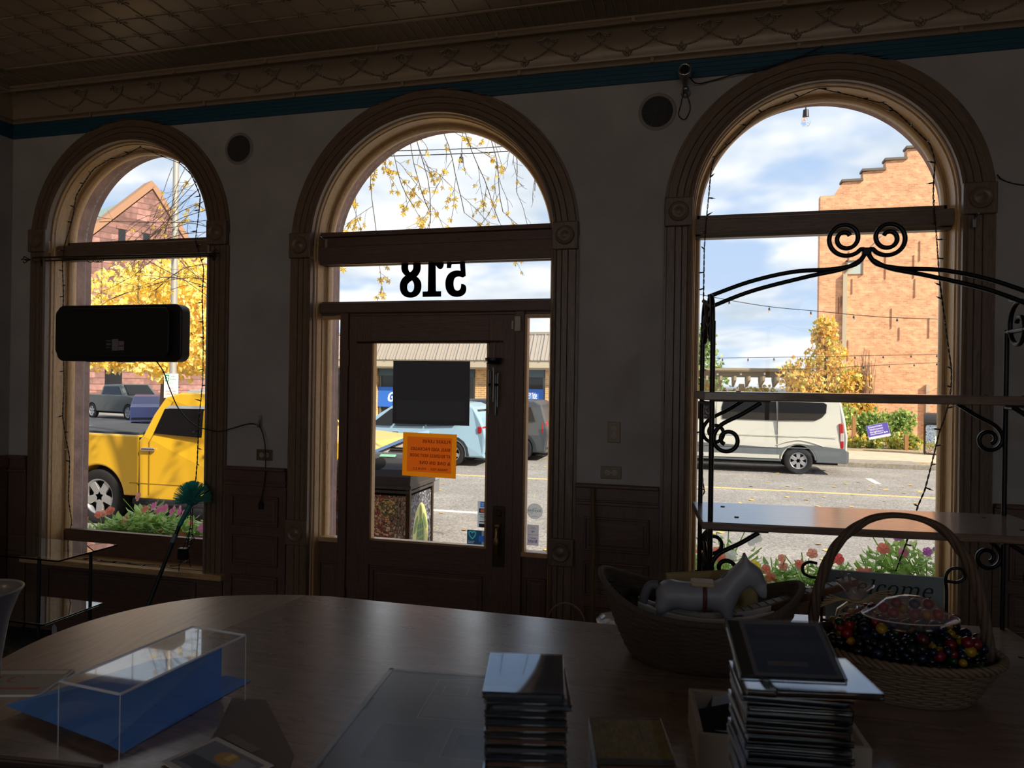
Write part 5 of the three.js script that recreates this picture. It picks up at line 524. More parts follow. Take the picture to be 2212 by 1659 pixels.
function hatch(name, label, pos, col, o) {                  // five-door body; rear end towards +x
  const p = thing(name, label, 'car', pos), W = o.w ?? 1.8, P = paint(col, 0.3), wy = o.wr, wh = [[o.f, wy, wy + 0.06], [0, wy, wy + 0.06]], k = o.k ?? 0.22;
  obj('body', warp(put(ext(archShapeCar(o.top, o.top[o.top.length - 1][0], o.top[0][0], 0.3, wh), W - 0.1, 0.05, 20), 0, 0, -W + 0.05), W, o.belt, k), P, p);
  for (const w of o.wins) for (const zz of [0.006, -W - 0.012]) obj('side_window', side(w, 0.008, zz, W, o.belt, k), carGlass, p);
  obj('rear_window', side(o.rw, W - 0.36, -W + 0.18, W, o.belt, k), carGlass, p);
  for (const z of [-0.16, -W + 0.16]) obj('tail_lamp', rbox(o.tl[2], o.tl[3], 0.3, 0.04, o.tl[0], o.tl[1], z), tail, p);
  obj('cladding', [0, 1].flatMap((i) => [put(ext(archShapeCar([[wh[i][0] + wy + 0.14, 0.34]].concat([...Array(9)].map((_, j) => { const a = j / 8 * Math.PI; return [wh[i][0] + (wy + 0.13) * Math.cos(a), wy + (wy + 0.13) * Math.sin(a)]; })), wh[i][0] - wy - 0.14, wh[i][0] + wy + 0.14, 0.28, [wh[i]]), 0.05, 0.004, 16), 0, 0, -0.045)]).concat([rbox(0.16, 0.26, W - 0.06, 0.05, o.top[0][0] - 0.02, 0.45, -W / 2), b6(o.f, 0, 0.26, 0.36, -W + 0.05, -0.03)]), std(0x25272a, 0.7), p);
  obj('number_plate', rbox(0.01, 0.15, 0.31, 0.004, o.top[1][0] + 0.012, o.plate ?? 0.78, -W / 2), std(0xc9c7bd, 0.5), p);
  for (const x of [-1.05, -2.0]) obj('door_handle', rbox(0.2, 0.03, 0.04, 0.012, x + (o.dh ?? 0), o.belt - 0.12, 0.015), P, p);
  obj('underbody', b6(o.f - 0.5, 0.6, 0.2, 0.5, -W + 0.25, -0.28), M.blackMatte, p);
  for (const [x] of wh) { wheel(p, x, wy, 0, wy, wy * 0.62, 5); wheel(p, x, wy, -W + 0.24, wy, wy * 0.62, 5); }
  return p;
}
{ const p = hatch('crossover_car', 'pale blue crossover car on the street behind the orange notice', [-6.42, SY, -14.4], 0x8fb0c4, { wr: 0.34, f: -2.67, belt: 1.02, w: 1.8,
    top: [[0.86, 0.36], [0.93, 0.72], [0.86, 1.02], [0.72, 1.3], [0.52, 1.58], [0.3, 1.66], [-0.5, 1.7], [-1.4, 1.68], [-1.75, 1.6], [-2.55, 1.1], [-3.3, 0.98], [-3.55, 0.75], [-3.58, 0.36]], wins: [[[-0.75, 1.06], [-0.8, 1.58], [0.0, 1.57], [0.3, 1.38], [0.05, 1.1]], [[-1.7, 1.05], [-1.45, 1.57], [-0.85, 1.59], [-0.8, 1.06]], [[-2.45, 1.05], [-1.85, 1.52], [-1.52, 1.57], [-1.78, 1.05]]], rw: [[0.82, 1.12], [0.84, 1.13], [0.62, 1.54], [0.6, 1.52]], tl: [0.80, 1.0, 0.2, 0.2], plate: 0.75, dh: 0.35 });
  for (const z of [-0.22, -1.58]) obj('roof_rail', tube([[-1.3, 1.72, z], [-0.6, 1.76, z], [0.2, 1.72, z]], 0.018, 16), M.steel, p); }
hatch('sport_utility_car', 'dark sport utility car parked at the far kerb, its tail in the right sidelight', [-5.02, SY, -16.45], 0x3b4046, { wr: 0.36, f: -2.67, belt: 1.1, w: 1.86, k: 0.12,
  top: [[0.72, 0.36], [0.8, 0.8], [0.74, 1.1], [0.58, 1.62], [0.4, 1.72], [-0.6, 1.76], [-1.6, 1.74], [-1.85, 1.66], [-2.3, 1.16], [-3.3, 1.06], [-3.5, 0.8], [-3.52, 0.36]], wins: [[[-0.6, 1.14], [-0.6, 1.6], [0.3, 1.58], [0.45, 1.16]], [[-1.5, 1.12], [-1.4, 1.6], [-0.7, 1.61], [-0.68, 1.14]], [[-2.2, 1.12], [-1.85, 1.56], [-1.5, 1.6], [-1.58, 1.12]]], rw: [[0.75, 1.14], [0.77, 1.15], [0.62, 1.62], [0.6, 1.6]], tl: [0.71, 0.98, 0.18, 0.36], plate: 0.62, dh: 0.3 });
hatch('hatchback_car', 'blue car with red tail lamps parked beside the grey pickup far behind', [-25.9, SY, -24.2], 0x4a5fa8, { wr: 0.32, f: -2.6, belt: 0.95, w: 1.75, top: [[0.86, 0.36], [0.92, 0.9], [0.6, 1.02], [0.1, 1.36], [-0.5, 1.44], [-1.3, 1.42], [-2.1, 1.0], [-3.2, 0.85], [-3.4, 0.4]], wins: [[[-0.65, 0.99], [-0.65, 1.36], [-0.1, 1.32], [0.2, 1.02]], [[-1.8, 0.98], [-1.3, 1.34], [-0.72, 1.37], [-0.72, 0.99]]], rw: [[0.55, 1.06], [0.57, 1.07], [0.15, 1.36], [0.13, 1.34]], tl: [0.84, 0.82, 0.14, 0.16] }).rotation.y = -0.9;
hatch('hatchback_car', 'dark blue car at the left edge of the parking lot before the stone church', [-33.4, SY, -24.2], 0x39435e, { wr: 0.33, f: -2.6, belt: 1.0, w: 1.8, top: [[0.86, 0.36], [0.92, 0.9], [0.75, 1.2], [0.5, 1.56], [-0.5, 1.64], [-1.5, 1.6], [-2.3, 1.05], [-3.3, 0.92], [-3.5, 0.4]], wins: [[[-0.65, 1.04], [-0.65, 1.52], [0.2, 1.48], [0.45, 1.08]], [[-1.9, 1.02], [-1.4, 1.5], [-0.72, 1.54], [-0.72, 1.04]]], rw: [[0.72, 1.16], [0.74, 1.17], [0.58, 1.5], [0.56, 1.48]], tl: [0.82, 0.9, 0.14, 0.2] }).rotation.y = -0.7;
{ const p = thing('grey_pickup_truck', 'dark grey pickup truck in the parking lot below the yellow tree', 'truck', [-33.2, SY, -29.2], -0.3), W = 2, P = paint(0x4a5250), wy = 0.4, wh = [[0, wy, 0.5], [3.6, wy, 0.5]];
  obj('body', put(ext(archShapeCar([[4.5, 0.5], [4.55, 1.15], [3.3, 1.3], [-1.2, 1.3], [-1.22, 0.5]], -1.2, 4.5, 0.45, wh), W - 0.08, 0.04, 16), 0, 0, -W + 0.04), P, p); obj('cabin', warp(put(ext([[0.75, 1.28], [0.95, 1.85], [2.5, 1.9], [3.2, 1.3]], W - 0.2, 0.04), 0, 0, -W + 0.1), W, 1.3, 0.2), P, p);
  obj('side_window', side([[0.95, 1.35], [1.05, 1.8], [2.4, 1.82], [2.9, 1.36]], 0.02, -0.06, W, 1.3, 0.2), carGlass, p); obj('windscreen', side([[2.6, 1.86], [3.2, 1.36], [3.26, 1.36], [2.66, 1.9]], W - 0.5, -W + 0.25, W, 1.3, 0.2), carGlass, p);
  for (const [x] of wh) wheel(p, x, wy, 0.02, 0.42, 0.28, 6); obj('underbody', b6(-1, 4.3, 0.3, 0.5, -W + 0.2, -0.3), M.blackMatte, p); obj('front_bumper', rbox(0.2, 0.3, W, 0.06, 4.55, 0.6, -W / 2), M.chrome, p); }
hatch('estate_car', 'silver car behind the blue car in the far parking lot', [-27.0, SY, -31.5], 0x9aa3a6, { wr: 0.33, f: -2.7, belt: 1.0, w: 1.8, top: [[0.86, 0.36], [0.92, 0.9], [0.75, 1.2], [0.5, 1.56], [-0.5, 1.64], [-1.5, 1.6], [-2.3, 1.05], [-3.3, 0.92], [-3.5, 0.4]], wins: [[[-0.65, 1.04], [-0.65, 1.52], [0.2, 1.48], [0.45, 1.08]], [[-1.9, 1.02], [-1.4, 1.5], [-0.72, 1.54], [-0.72, 1.04]]], rw: [[0.72, 1.16], [0.74, 1.17], [0.58, 1.5], [0.56, 1.48]], tl: [0.82, 0.9, 0.14, 0.2] }).rotation.y = 0.1;

// ---------------------------------------------------------------- buildings across the street
const brickTex = (c, m, s, rw, rh) => tex(512, 512, (u, v) => { const R = 32, r = Math.floor(v * R), o = (r & 1) * 0.5, n = 12, b = Math.floor(u * n + o) % n, fu = (u * n + o) % 1, fv = (v * R) % 1, j = fu < 0.05 || fv < 0.13, k = mix(0.9, 1.08, hash(b, r, s)) * mix(0.85, 1.12, fbm(u * 12, v * 12, 12, 12, s, 4)); return j ? m : c.map((x) => x * k); }, [rw, rh]);
const M2 = {
  brick: std(0xffffff, 0.9, { map: brickTex([0.90, 0.66, 0.50], [0.84, 0.70, 0.58], 3, 1 / 2.6, 1 / 2.4), bumpMap: tex(256, 256, grey(0, 1, 61, 20, 20, 5), [0.25, 0.25], false), bumpScale: 0.02 }),
  buff: std(0xffffff, 0.9, { map: brickTex([0.80, 0.63, 0.42], [0.86, 0.77, 0.62], 8, 1 / 2.6, 1 / 2.4) }),
  brown: std(0xffffff, 0.95, { map: tex(512, 512, (u, v) => { const R = 16, r = Math.floor(v * R), n = 8, o = hash(r, 1, 4), b = Math.floor(u * n + o * n) % n, fv = (v * R) % 1, j = fv < 0.1, k = mix(0.75, 1.2, hash(b, r, 6)) * mix(0.85, 1.15, fbm(u * 30, v * 30, 30, 30, 6, 3)); return [0.56, 0.42, 0.395].map((x) => x * (j ? 0.72 : k)); }, [0.14, 0.14]) }),
  metalRoof: std(0xa89f92, 0.5, { metalness: 0.2 }), copper: std(0x86b79c, 0.7), slate: std(0x8fa3a0, 0.8), timber: std(0x9b8f72, 0.85), beige: std(0xbdb29a, 0.8),
};
{ // shop with standing-seam awning
  const b = thing('shop_building', 'low shop across the street with ribbed metal awning and buff brick piers', 'building', [-9, SY, -21.8]), X = (x) => x + 9, Yv = (y) => y - SY;
  obj('wall', [uvW(b6(X(-17), X(-2.6), 0, 3, -6, -0.35)), uvW(b6(X(-17), X(-2.6), 0, 0.45, -0.35, 0))], M2.buff, b);
  for (const x of [-16.6, -12.45, -7.8, -5.1, -2.9]) obj('brick_pier', uvW(b6(X(x) - 0.3, X(x) + 0.3, 0, 2.85, -0.4, 0.06)), M2.buff, b);
  obj('fascia', [b6(X(-17.2), X(-2.4), Yv(2.36), Yv(2.62), -0.5, 0.5), b6(X(-17.2), X(-2.4), Yv(2.3), Yv(2.36), -0.5, 0.42)], M2.beige, b);
  for (let i = 0, x = -17.2; x < -2.5; x += 0.405, i++) { const s = obj('roof_panel', [put(uvL(new THREE.BoxGeometry(0.395, 1.32, 0.03)), X(x) + 0.2, Yv(3.14), 0.12, [-0.66, 0, 0]), put(uvL(new THREE.BoxGeometry(0.035, 1.32, 0.07)), X(x), Yv(3.15), 0.14, [-0.66, 0, 0]), put(uvL(new THREE.BoxGeometry(0.02, 1.32, 0.045)), X(x) + 0.14, Yv(3.15), 0.13, [-0.66, 0, 0]), put(uvL(new THREE.BoxGeometry(0.02, 1.32, 0.045)), X(x) + 0.27, Yv(3.15), 0.13, [-0.66, 0, 0])], M2.metalRoof, b); }
  obj('roof_cap', b6(X(-17.2), X(-2.4), Yv(3.62), Yv(3.72), -0.5, -0.2), M2.metalRoof, b); obj('roof', b6(X(-17), X(-2.6), 3.0, 4.1, -6, -0.4), M2.beige, b);
  const header = std(0x40555e, 0.6), wg = std(0x2a2f2e, 0.08);
  for (const [a, c] of [[-16.2, -12.8], [-12.1, -8.15], [-7.45, -5.45], [-4.75, -3.3]]) { obj('window_header', b6(X(a), X(c), Yv(2.02), Yv(2.3), -0.3, -0.02), header, b); const w = obj('shop_window', b6(X(a), X(c), 0.45, Yv(2.02), -0.3, -0.16), wg, b); for (const x of [a + 0.03, (a + c) / 2, c - 0.03]) obj('window_frame', b6(X(x) - 0.04, X(x) + 0.04, 0.45, Yv(2.02), -0.17, -0.11), std(0x6b6a60, 0.6), w); }
  const sg = (w, h, big) => print(1024, 256, (g, cw, ch) => { g.fillStyle = '#2f6fd0'; g.fillRect(0, 0, cw, ch); g.fillStyle = '#fff'; if (big) { g.font = 'italic bold 170px sans-serif'; g.textBaseline = 'middle'; g.fillText('GOWEY TITLE', 105, 128, 880); } else { g.textAlign = 'center'; g.font = 'bold 92px sans-serif'; g.fillText('GOWEY Title', 512, 100, 900); g.font = 'bold 54px sans-serif'; g.fillText('715-682-3009', 512, 170); g.fillRect(250, 200, 524, 22); } });
  const s1 = thing('window_banner', 'blue banner with a large white letter G in the shop window', 'sign', [-10.4, SY + 1.685, -21.885]); obj('panel', box(3.5, 0.78, 0.02, 0, 0, 0), std(0x2f6fd0, 0.6), s1); obj('lettering', put(new THREE.PlaneGeometry(3.48, 0.77), 0, 0, 0.012), std(0xffffff, 0.6, { map: sg(1, 1, true) }), s1);
  const s2 = thing('window_banner', 'blue banner with small white lettering and phone number beside the brick pier', 'sign', [-6.02, SY + 1.62, -21.885]); obj('panel', box(1.1, 0.92, 0.02, 0, 0, 0), std(0x2f6fd0, 0.6), s2); obj('lettering', put(new THREE.PlaneGeometry(1.08, 0.9), 0, 0, 0.012), std(0xffffff, 0.6, { map: sg(1, 1, false) }), s2);
}
{ // brick building with stepped parapet
  const b = thing('brick_building', 'tall orange brick building with a stepped parapet beyond the small park', 'building', [5.2, -0.4, -30]);
  const o = -0.4, st = [[0, 0], [14, 0], [14, 12.6], [3.45, 12.55], [3.45, 12.12], [2.62, 12.08], [2.62, 11.72], [1.72, 11.66], [1.72, 11.3], [0.9, 11.24], [0.55, 10.7], [0, 10.7]];
  obj('wall', uvW(put(ext(st, 0.5), 0, 0, -0.5)), M2.brick, b); obj('rear_block', uvW(b6(3.2, 13.8, 0, 11.8, -9, -0.5)), M2.brick, b);
  for (const [a, c, y] of [[3.4, 14, 12.57], [2.57, 3.45, 12.1], [1.67, 2.62, 11.69], [0.85, 1.72, 11.27]]) obj('coping', b6(a, c, y, y + 0.1, -0.5, 0.08), std(0x6f675c, 0.8), b);
  obj('downpipe', [b6(0.95, 1.12, 0, 7.2, 0.02, 0.14), rod([1.05, 7.2, 0.08], [2.6, 8.9, 0.08], 0.04)], M2.beige, b); const w = obj('small_window', b6(1.1, 1.75, 7.2, 7.75, -0.05, 0.05), std(0xb9c4bd, 0.4), b); obj('window_frame', [b6(1.08, 1.14, 7.15, 7.8, 0, 0.08), b6(1.71, 1.77, 7.15, 7.8, 0, 0.08), b6(1.08, 1.77, 7.74, 7.8, 0, 0.08)], std(0x7a6a58, 0.8), w);
  const r = rng(8); for (let i = 0; i < 13; i++) { const x = 0.6 + r() * 4.6, y = 3.2 + r() * 5; obj('wall_tie', b6(x, x + 0.035, y, y + 0.4 + r() * 0.9, 0.0, 0.03), std(0x9a705a, 0.9), b); }
  obj('conduit', [b6(4.28, 4.4, 0, 2.4, 0.02, 0.14)], std(0xb9ab98, 0.8), b);
}
{ // church
  const b = thing('stone_church', 'brownstone church with a steep gable and green copper roof in the left window', 'building', [-41.2, SY, -41.5], 1.15);
  const g = [[-7.5, 0], [6.6, 0], [6.6, 9.2], [0.9, 16.9], [-7.5, 8.3]];
  obj('gable_wall', uvW(put(ext(g, 1.2), 0, 0, -1.2)), M2.brown, b); obj('nave_wall', uvW(b6(-7.2, 6.3, 0, 8.2, -24, -1)), M2.brown, b);
  obj('gable_coping', [put(uvL(new THREE.BoxGeometry(12.3, 0.45, 1.3)), -3.4, 12.95, -0.5, [0, 0, 0.797]), put(uvL(new THREE.BoxGeometry(9.8, 0.4, 1.3)), 3.85, 13.15, -0.5, [0, 0, -0.933])], std(0xa07c62, 0.9), b);
  obj('roof', put(ext([[-8.2, 7.4], [7, 8.6], [0.9, 16.7]], 23), 0, 0, -24.2), M2.slate, b); obj('copper_dormer', [put(ext([[-6.5, 11.2], [-2.2, 11.2], [-2.2, 13.2], [-5.2, 13.4]], 2.5), 0, 0, -6), b6(-7, -2, 14.2, 15.4, -9, -6)], M2.copper, b);
  for (const [x, y, w, h] of [[-1.6, 12.4, 0.5, 1.0], [0.2, 12.4, 0.5, 1.0], [-5, 1.6, 1.2, 1.5], [-2.4, 1.6, 1.2, 1.5], [2, 1.8, 1.1, 1.6], [-0.4, 9.4, 0.7, 1.2]]) { const f = obj('window', b6(x, x + w, y, y + h, -0.3, 0.03), std(0x23252a, 0.15), b); obj('window_surround', [b6(x - 0.15, x + w + 0.15, y + h, y + h + 0.2, 0, 0.08), b6(x - 0.12, x + w + 0.12, y - 0.15, y, 0, 0.1)], std(0x8a665c, 0.9), f); }
  obj('stone_band', [b6(-7.6, 6.7, 3.9, 4.15, -0.2, 0.1), b6(-7.6, 6.7, 1.0, 1.2, -0.2, 0.1)], std(0x7a564e, 0.9), b);
}
{ // pergola
  const p = thing('pergola', 'weathered timber pergola behind the van in the right window', 'pergola', [0, -0.37, -32]), t = M2.timber;
  for (const x of [-2.8, -0.3, 2.1, 4.4]) obj('post', b6(x - 0.12, x + 0.12, 0, 2.3, -0.12, 0.12), t, p);
  obj('beam', b6(-3.6, 5.0, 2.62, 2.92, -0.1, 0.1), t, p); for (let x = -3.3; x < 5; x += 0.62) obj('rafter', put(ext([[0, 0], [0.5, 0.35], [0.5, 0.5], [-2.2, 0.5], [-2.2, 0.3]], 0.1), x, 2.15, -0.3, [0, Math.PI / 2, 0]), t, p); obj('top_board', b6(-3.6, 5.0, 2.9, 3.05, -0.5, 0.6), t, p);
}
{ // street light with parking plates
  const p = thing('street_light', 'grey street light pole with a lamp arm in front of the yellow tree', 'lamp post', [-11.75, SY, -10.03]);
  obj('pole', rod([0, 0, 0], [0, 8.2, 0], 0.085, 0.06, 14), std(0xa8a59c, 0.5, { metalness: 0.3 }), p); obj('base', cyl(0.16, 0.2, 0.4, 0, 0.2, 0), std(0xa8a59c, 0.5), p); const a = obj('lamp_arm', tube([[0, 5.35, 0], [0.4, 5.2, 0.3], [0.9, 5.1, 0.7]], 0.03, 16), std(0xc5c3bc, 0.4), p); obj('lamp_head', ball(0.14, 1.0, 5.06, 0.8, 12, 8, [2, 0.5, 0.9]), std(0xd0cec6, 0.4), a);
  const sg = thing('parking_sign', 'white parking sign with green and red lettering on the light pole', 'sign', [-11.66, 1.2, -9.87], 0.4); obj('plate', rbox(0.31, 0.56, 0.01, 0.004, 0, 0.4, 0), M.white, sg);
  obj('lettering', put(new THREE.PlaneGeometry(0.3, 0.54), 0, 0.4, 0.008), std(0xffffff, 0.6, { map: print(256, 448, (g) => { g.fillStyle = '#e4ebe2'; g.fillRect(0, 0, 256, 448); g.fillStyle = '#1b8a5a'; g.fillRect(14, 14, 78, 130); g.fillStyle = '#fff'; g.font = 'bold 110px sans-serif'; g.fillText('2', 24, 120); g.fillStyle = '#1b8a5a'; g.font = 'bold 44px sans-serif'; g.fillText('HR', 130, 62); g.fillText('PARK', 108, 120); g.fillText('8-5', 96, 190); g.fillStyle = '#c2392f'; g.textAlign = 'center'; g.fillText('NO', 128, 290); g.fillText('PARKING', 128, 345, 220); g.fillText('2AM-6AM', 128, 400, 220); }) }), sg);
  obj('lower_plate', [rbox(0.22, 0.3, 0.01, 0.004, 0, -0.05, 0), rbox(0.08, 0.1, 0.012, 0.003, 0, -0.06, 0.004)], std(0xb9cfe0, 0.5), sg); 
}
{ // litter bins with mosaic panels
  const mosaic = (draw) => { const t = print(512, 640, draw); return std(0xffffff, 0.5, { map: t }); };
  const tess = (g, w, h, fn, s, n) => { const r = rng(s); g.fillStyle = '#2a2628'; g.fillRect(0, 0, w, h); for (let i = 0; i < n; i++) { const x = r() * w, y = r() * h, [c, a] = fn(x / w, y / h, r); if (!c) continue; g.save(); g.translate(x, y); g.rotate(a + (r() - 0.5) * 0.5); g.fillStyle = c; const L = 8 + r() * 14, T = 5 + r() * 7; g.beginPath(); g.moveTo(-L, -T); g.lineTo(L * 0.8, -T * 0.8); g.lineTo(L, T * 0.7); g.lineTo(-L * 0.7, T); g.closePath(); g.fill(); g.strokeStyle = '#241f22'; g.lineWidth = 2; g.stroke(); g.restore(); } };
  const pick = (r, a) => a[Math.floor(r() * a.length)];
  const sunM = mosaic((g, w, h) => tess(g, w, h, (x, y, r) => { const dx = x - 0.74, dy = (y - 0.13) * 1.25, d = Math.hypot(dx, dy), a = Math.atan2(dy, dx) + Math.PI / 2; if (d < 0.13) return [pick(r, ['#e0c88a', '#c9a45c', '#d9b26a', '#7b7a3c']), a]; if (x > 0.8) return [pick(r, ['#b89b80', '#a5866c', '#cbb198', '#8c6f58']), Math.PI / 2]; if (d < 0.42 && y < 0.6) return [pick(r, ['#d8a878', '#e2bd94', '#b9764e', '#a24b40']), a]; if (y < 0.62) return [pick(r, ['#9a3a34', '#7a3a4a', '#6a6fa6', '#8f9ac0', '#b04a3c', '#4f4a80']), a]; if (y < 0.7) return [pick(r, ['#1c2b86', '#23309a', '#3b2a5a']), 0]; if (x < 0.5) return [pick(r, ['#b9b2aa', '#1b1a1c', '#7d4a3a', '#d8d4cc']), 0.2]; return [pick(r, ['#2b6fa8', '#3f93b8', '#57b0a0', '#235a94']), 0.1]; }, 12, 2600));
  const turM = mosaic((g, w, h) => { tess(g, w, h, (x, y, r) => [pick(r, ['#6a6f7c', '#8b8f9a', '#9aa0aa', '#4b4d57']), r() * 3], 22, 1500); g.fillStyle = '#d9d68e'; g.beginPath(); g.ellipse(256, 350, 190, 275, 0, 0, 7); g.fill(); g.fillStyle = '#7d9a52'; g.beginPath(); g.ellipse(256, 350, 105, 165, 0, 0, 7); g.fill(); for (const [x, y, a] of [[145, 220, 0.7], [367, 220, -0.7], [140, 480, -0.7], [372, 480, 0.7]]) { g.beginPath(); g.ellipse(x, y, 30, 75, a, 0, 7); g.fill(); } g.beginPath(); g.ellipse(256, 150, 30, 60, 0, 0, 7); g.fill(); g.fillStyle = '#4e7458'; for (let i = 0; i < 15; i++) { g.fillRect(185 + (i % 3) * 52, 225 + Math.floor(i / 3) * 52, 36, 36); } });
  const houseM = mosaic((g, w, h) => { tess(g, w, h, (x, y, r) => y < 0.62 ? [pick(r, ['#b9cfe4', '#cfe0ee', '#a6c1dc']), r()] : y < 0.82 ? [pick(r, ['#b9b860', '#9aa04a', '#d0c684']), r()] : [pick(r, ['#d8cfc0', '#d9a07a', '#e6dccb']), r()], 31, 1900); g.fillStyle = '#f2efe8'; g.fillRect(180, 250, 330, 180); g.fillRect(260, 170, 160, 100); g.fillStyle = '#8b4a52'; g.fillRect(240, 225, 90, 30); g.fillRect(380, 225, 90, 30); g.fillStyle = '#444'; for (let i = 0; i < 6; i++) g.fillRect(210 + i * 50, 330, 16, 40); });
  const bin = (label, pos, turn, front, sidem) => { const p = thing('litter_bin', label, 'bin', pos, turn), w = 0.8, d = 0.62, h = 1.0;
    for (const [x, z] of [[-1, -1], [1, -1], [-1, 1], [1, 1]]) obj('corner_post', b6(x * w / 2 - 0.022, x * w / 2 + 0.022, 0, h + 0.06, z * d / 2 - 0.022, z * d / 2 + 0.022, 0.006), M.bronze, p);
    obj('inner_liner', b6(-w / 2 + 0.02, w / 2 - 0.02, 0.05, h, -d / 2 + 0.02, d / 2 - 0.02), M.blackMatte, p);
    obj('front_mosaic', put(new THREE.PlaneGeometry(w - 0.05, h - 0.08), 0, h / 2 + 0.02, d / 2 + 0.006), front, p); obj('side_mosaic', put(new THREE.PlaneGeometry(d - 0.05, h - 0.08), w / 2 + 0.006, h / 2 + 0.02, 0, [0, Math.PI / 2, 0]), sidem, p); obj('side_mosaic', put(new THREE.PlaneGeometry(d - 0.05, h - 0.08), -w / 2 - 0.006, h / 2 + 0.02, 0, [0, -Math.PI / 2, 0]), sidem, p);
    obj('top_frame', [rbox(w + 0.07, 0.05, d + 0.07, 0.012, 0, h + 0.07, 0), rbox(w + 0.05, 0.03, d + 0.05, 0.01, 0, h + 0.02, 0)], std(0x3a3532, 0.5), p);
    const lid = []; for (let i = 0; i <= 12; i++) { const a = i / 12 * Math.PI; lid.push([Math.cos(a) * (d / 2 + 0.03), Math.sin(a) * 0.27]); }
    const L = obj('lid', put(ext(lid, w + 0.04, 0.008), -w / 2 - 0.02, h + 0.095, 0, [0, Math.PI / 2, 0]), std(0x3b3735, 0.4, { metalness: 0.3 }), p); L.geometry.translate(0, 0, 0);
    obj('deposit_hole', put(cyl(0.075, 0.075, 0.012, 0, 0, 0, [0, 0, 0]), 0.05, h + 0.28, d / 2 - 0.055, [0.85, 0, 0]), M.blackMatte, L); obj('green_label', put(box(0.17, 0.004, 0.045, 0, 0, 0), 0.1, h + 0.355, d / 2 - 0.16, [0.5, 0, 0]), std(0x7fb79a, 0.6), L);
    return p; };
  bin('brown litter bin with a sunset mosaic and turtle side panel outside the door', [-3.13, -0.35, -2.86], 0, sunM, turM);
  bin('litter bin with a white house mosaic across the street at the right', [7.75, -0.36, -22.3], -0.25, houseM, houseM);
  const c = thing('utility_cabinet', 'white street cabinet with blue sloped top and black vent slats behind the litter bin', 'cabinet', [-3.4, -0.35, -3.7]); obj('cabinet_body', put(ext([[-0.42, 0], [0.36, 0], [0.36, 1.5], [-0.42, 1.17]], 0.3), 0, 0, -0.15), M.white, c); obj('sloped_top', put(uvL(new THREE.BoxGeometry(0.86, 0.035, 0.36)), -0.03, 1.36, 0, [0, 0, 0.4]), std(0x7d9fd6, 0.3), c); for (let i = 0; i < 6; i++) obj('vent_slat', b6(0.02, 0.33, 1.2 + i * 0.03, 1.212 + i * 0.03, 0.15, 0.162), M.black, c);
}
// ---------------------------------------------------------------- trees, shrubs, flower boxes, cables
const leafM = (c) => phy({ color: c, roughness: 0.9, transmission: 0.4, thickness: 0, side: THREE.DoubleSide });
const leafG = (() => { const g = new THREE.BufferGeometry(); g.setAttribute('position', new THREE.Float32BufferAttribute([0, 0, 0, 0.5, 0.45, 0.12, 0, 1, 0, 0, 0, 0, 0, 1, 0, -0.5, 0.45, 0.12], 3)); g.setAttribute('uv', new THREE.Float32BufferAttribute(new Array(12).fill(0), 2)); g.computeVertexNormals(); return g; })();
function foliage(parent, name, n, place, size, cols, seed) {
  const r = rng(seed), im = new THREE.InstancedMesh(leafG, leafM(0xffffff), n), d = new THREE.Object3D(), c = new THREE.Color();
  for (let i = 0; i < n; i++) { const p = place(r); d.position.set(...p); d.rotation.set(r() * 6.3, r() * 6.3, r() * 6.3); d.scale.setScalar(size * (0.6 + 0.8 * r())); d.updateMatrix(); im.setMatrixAt(i, d.matrix); const a = cols[Math.floor(r() * cols.length)]; c.set(a); c.multiplyScalar(0.85 + 0.3 * r()); im.setColorAt(i, c); }
  im.name = name; im.castShadow = im.receiveShadow = true; parent.add(im); return stuff(im);
}
const blobs = (L) => (r) => { const b = L[Math.floor(r() * L.length)], a = r() * 6.283, e = Math.acos(2 * r() - 1), k = Math.pow(r(), 0.45); return [b[0] + b[3] * k * Math.sin(e) * Math.cos(a), b[1] + (b[4] ?? b[3]) * k * Math.cos(e), b[2] + b[3] * k * Math.sin(e) * Math.sin(a)]; };
const bark = std(0x5b4a3c, 0.9);
const YEL = ['#ffe880', '#ffe070', '#fff0a0', '#fad65e', '#ffec90'], AMB = ['#ffd070', '#ffdc80', '#f8c05c', '#f4d878', '#e6cc68', '#f8e48c'], GRN = ['#86a84e', '#9cba5c', '#bcc870', '#769646'], YG = ['#bcba4c', '#d4be48', '#a4b04a', '#e4c44c'];
function tree(name, label, pos, h, list, n, size, cols, seed, trunkR = 0.2) { const t = thing(name, label, 'tree', pos); obj('trunk', [rod([0, 0, 0], [0.1, h * 0.62, 0], trunkR, trunkR * 0.55, 8), ...list.slice(0, 7).map((b) => rod([0.05, h * 0.4, 0], [b[0] * 0.8, b[1], b[2] * 0.8], trunkR * 0.4, 0.03, 6))], bark, t); foliage(t, 'foliage', n, blobs(list), size, cols, seed); return t; }
tree('yellow_maple', 'large yellow maple tree behind the light pole in the left window', [-23.4, SY, -23.5], 8, [[0, 4.6, 0, 2.6, 1.9], [-3, 4.5, 0.5, 1.9, 1.6], [-1.6, 6.2, 0, 2.3, 1.4], [2.4, 4.8, 0, 2.4, 2], [1.5, 6.6, 0, 2.3, 1.3], [3.8, 3.4, 0.6, 1.8, 1.4], [-2, 3.3, 0.8, 1.6, 0.8], [0.8, 3.0, 0.8, 1.9, 0.8], [4.6, 5.6, 0, 2, 1.6]], 9000, 0.24, YEL, 3, 0.3);
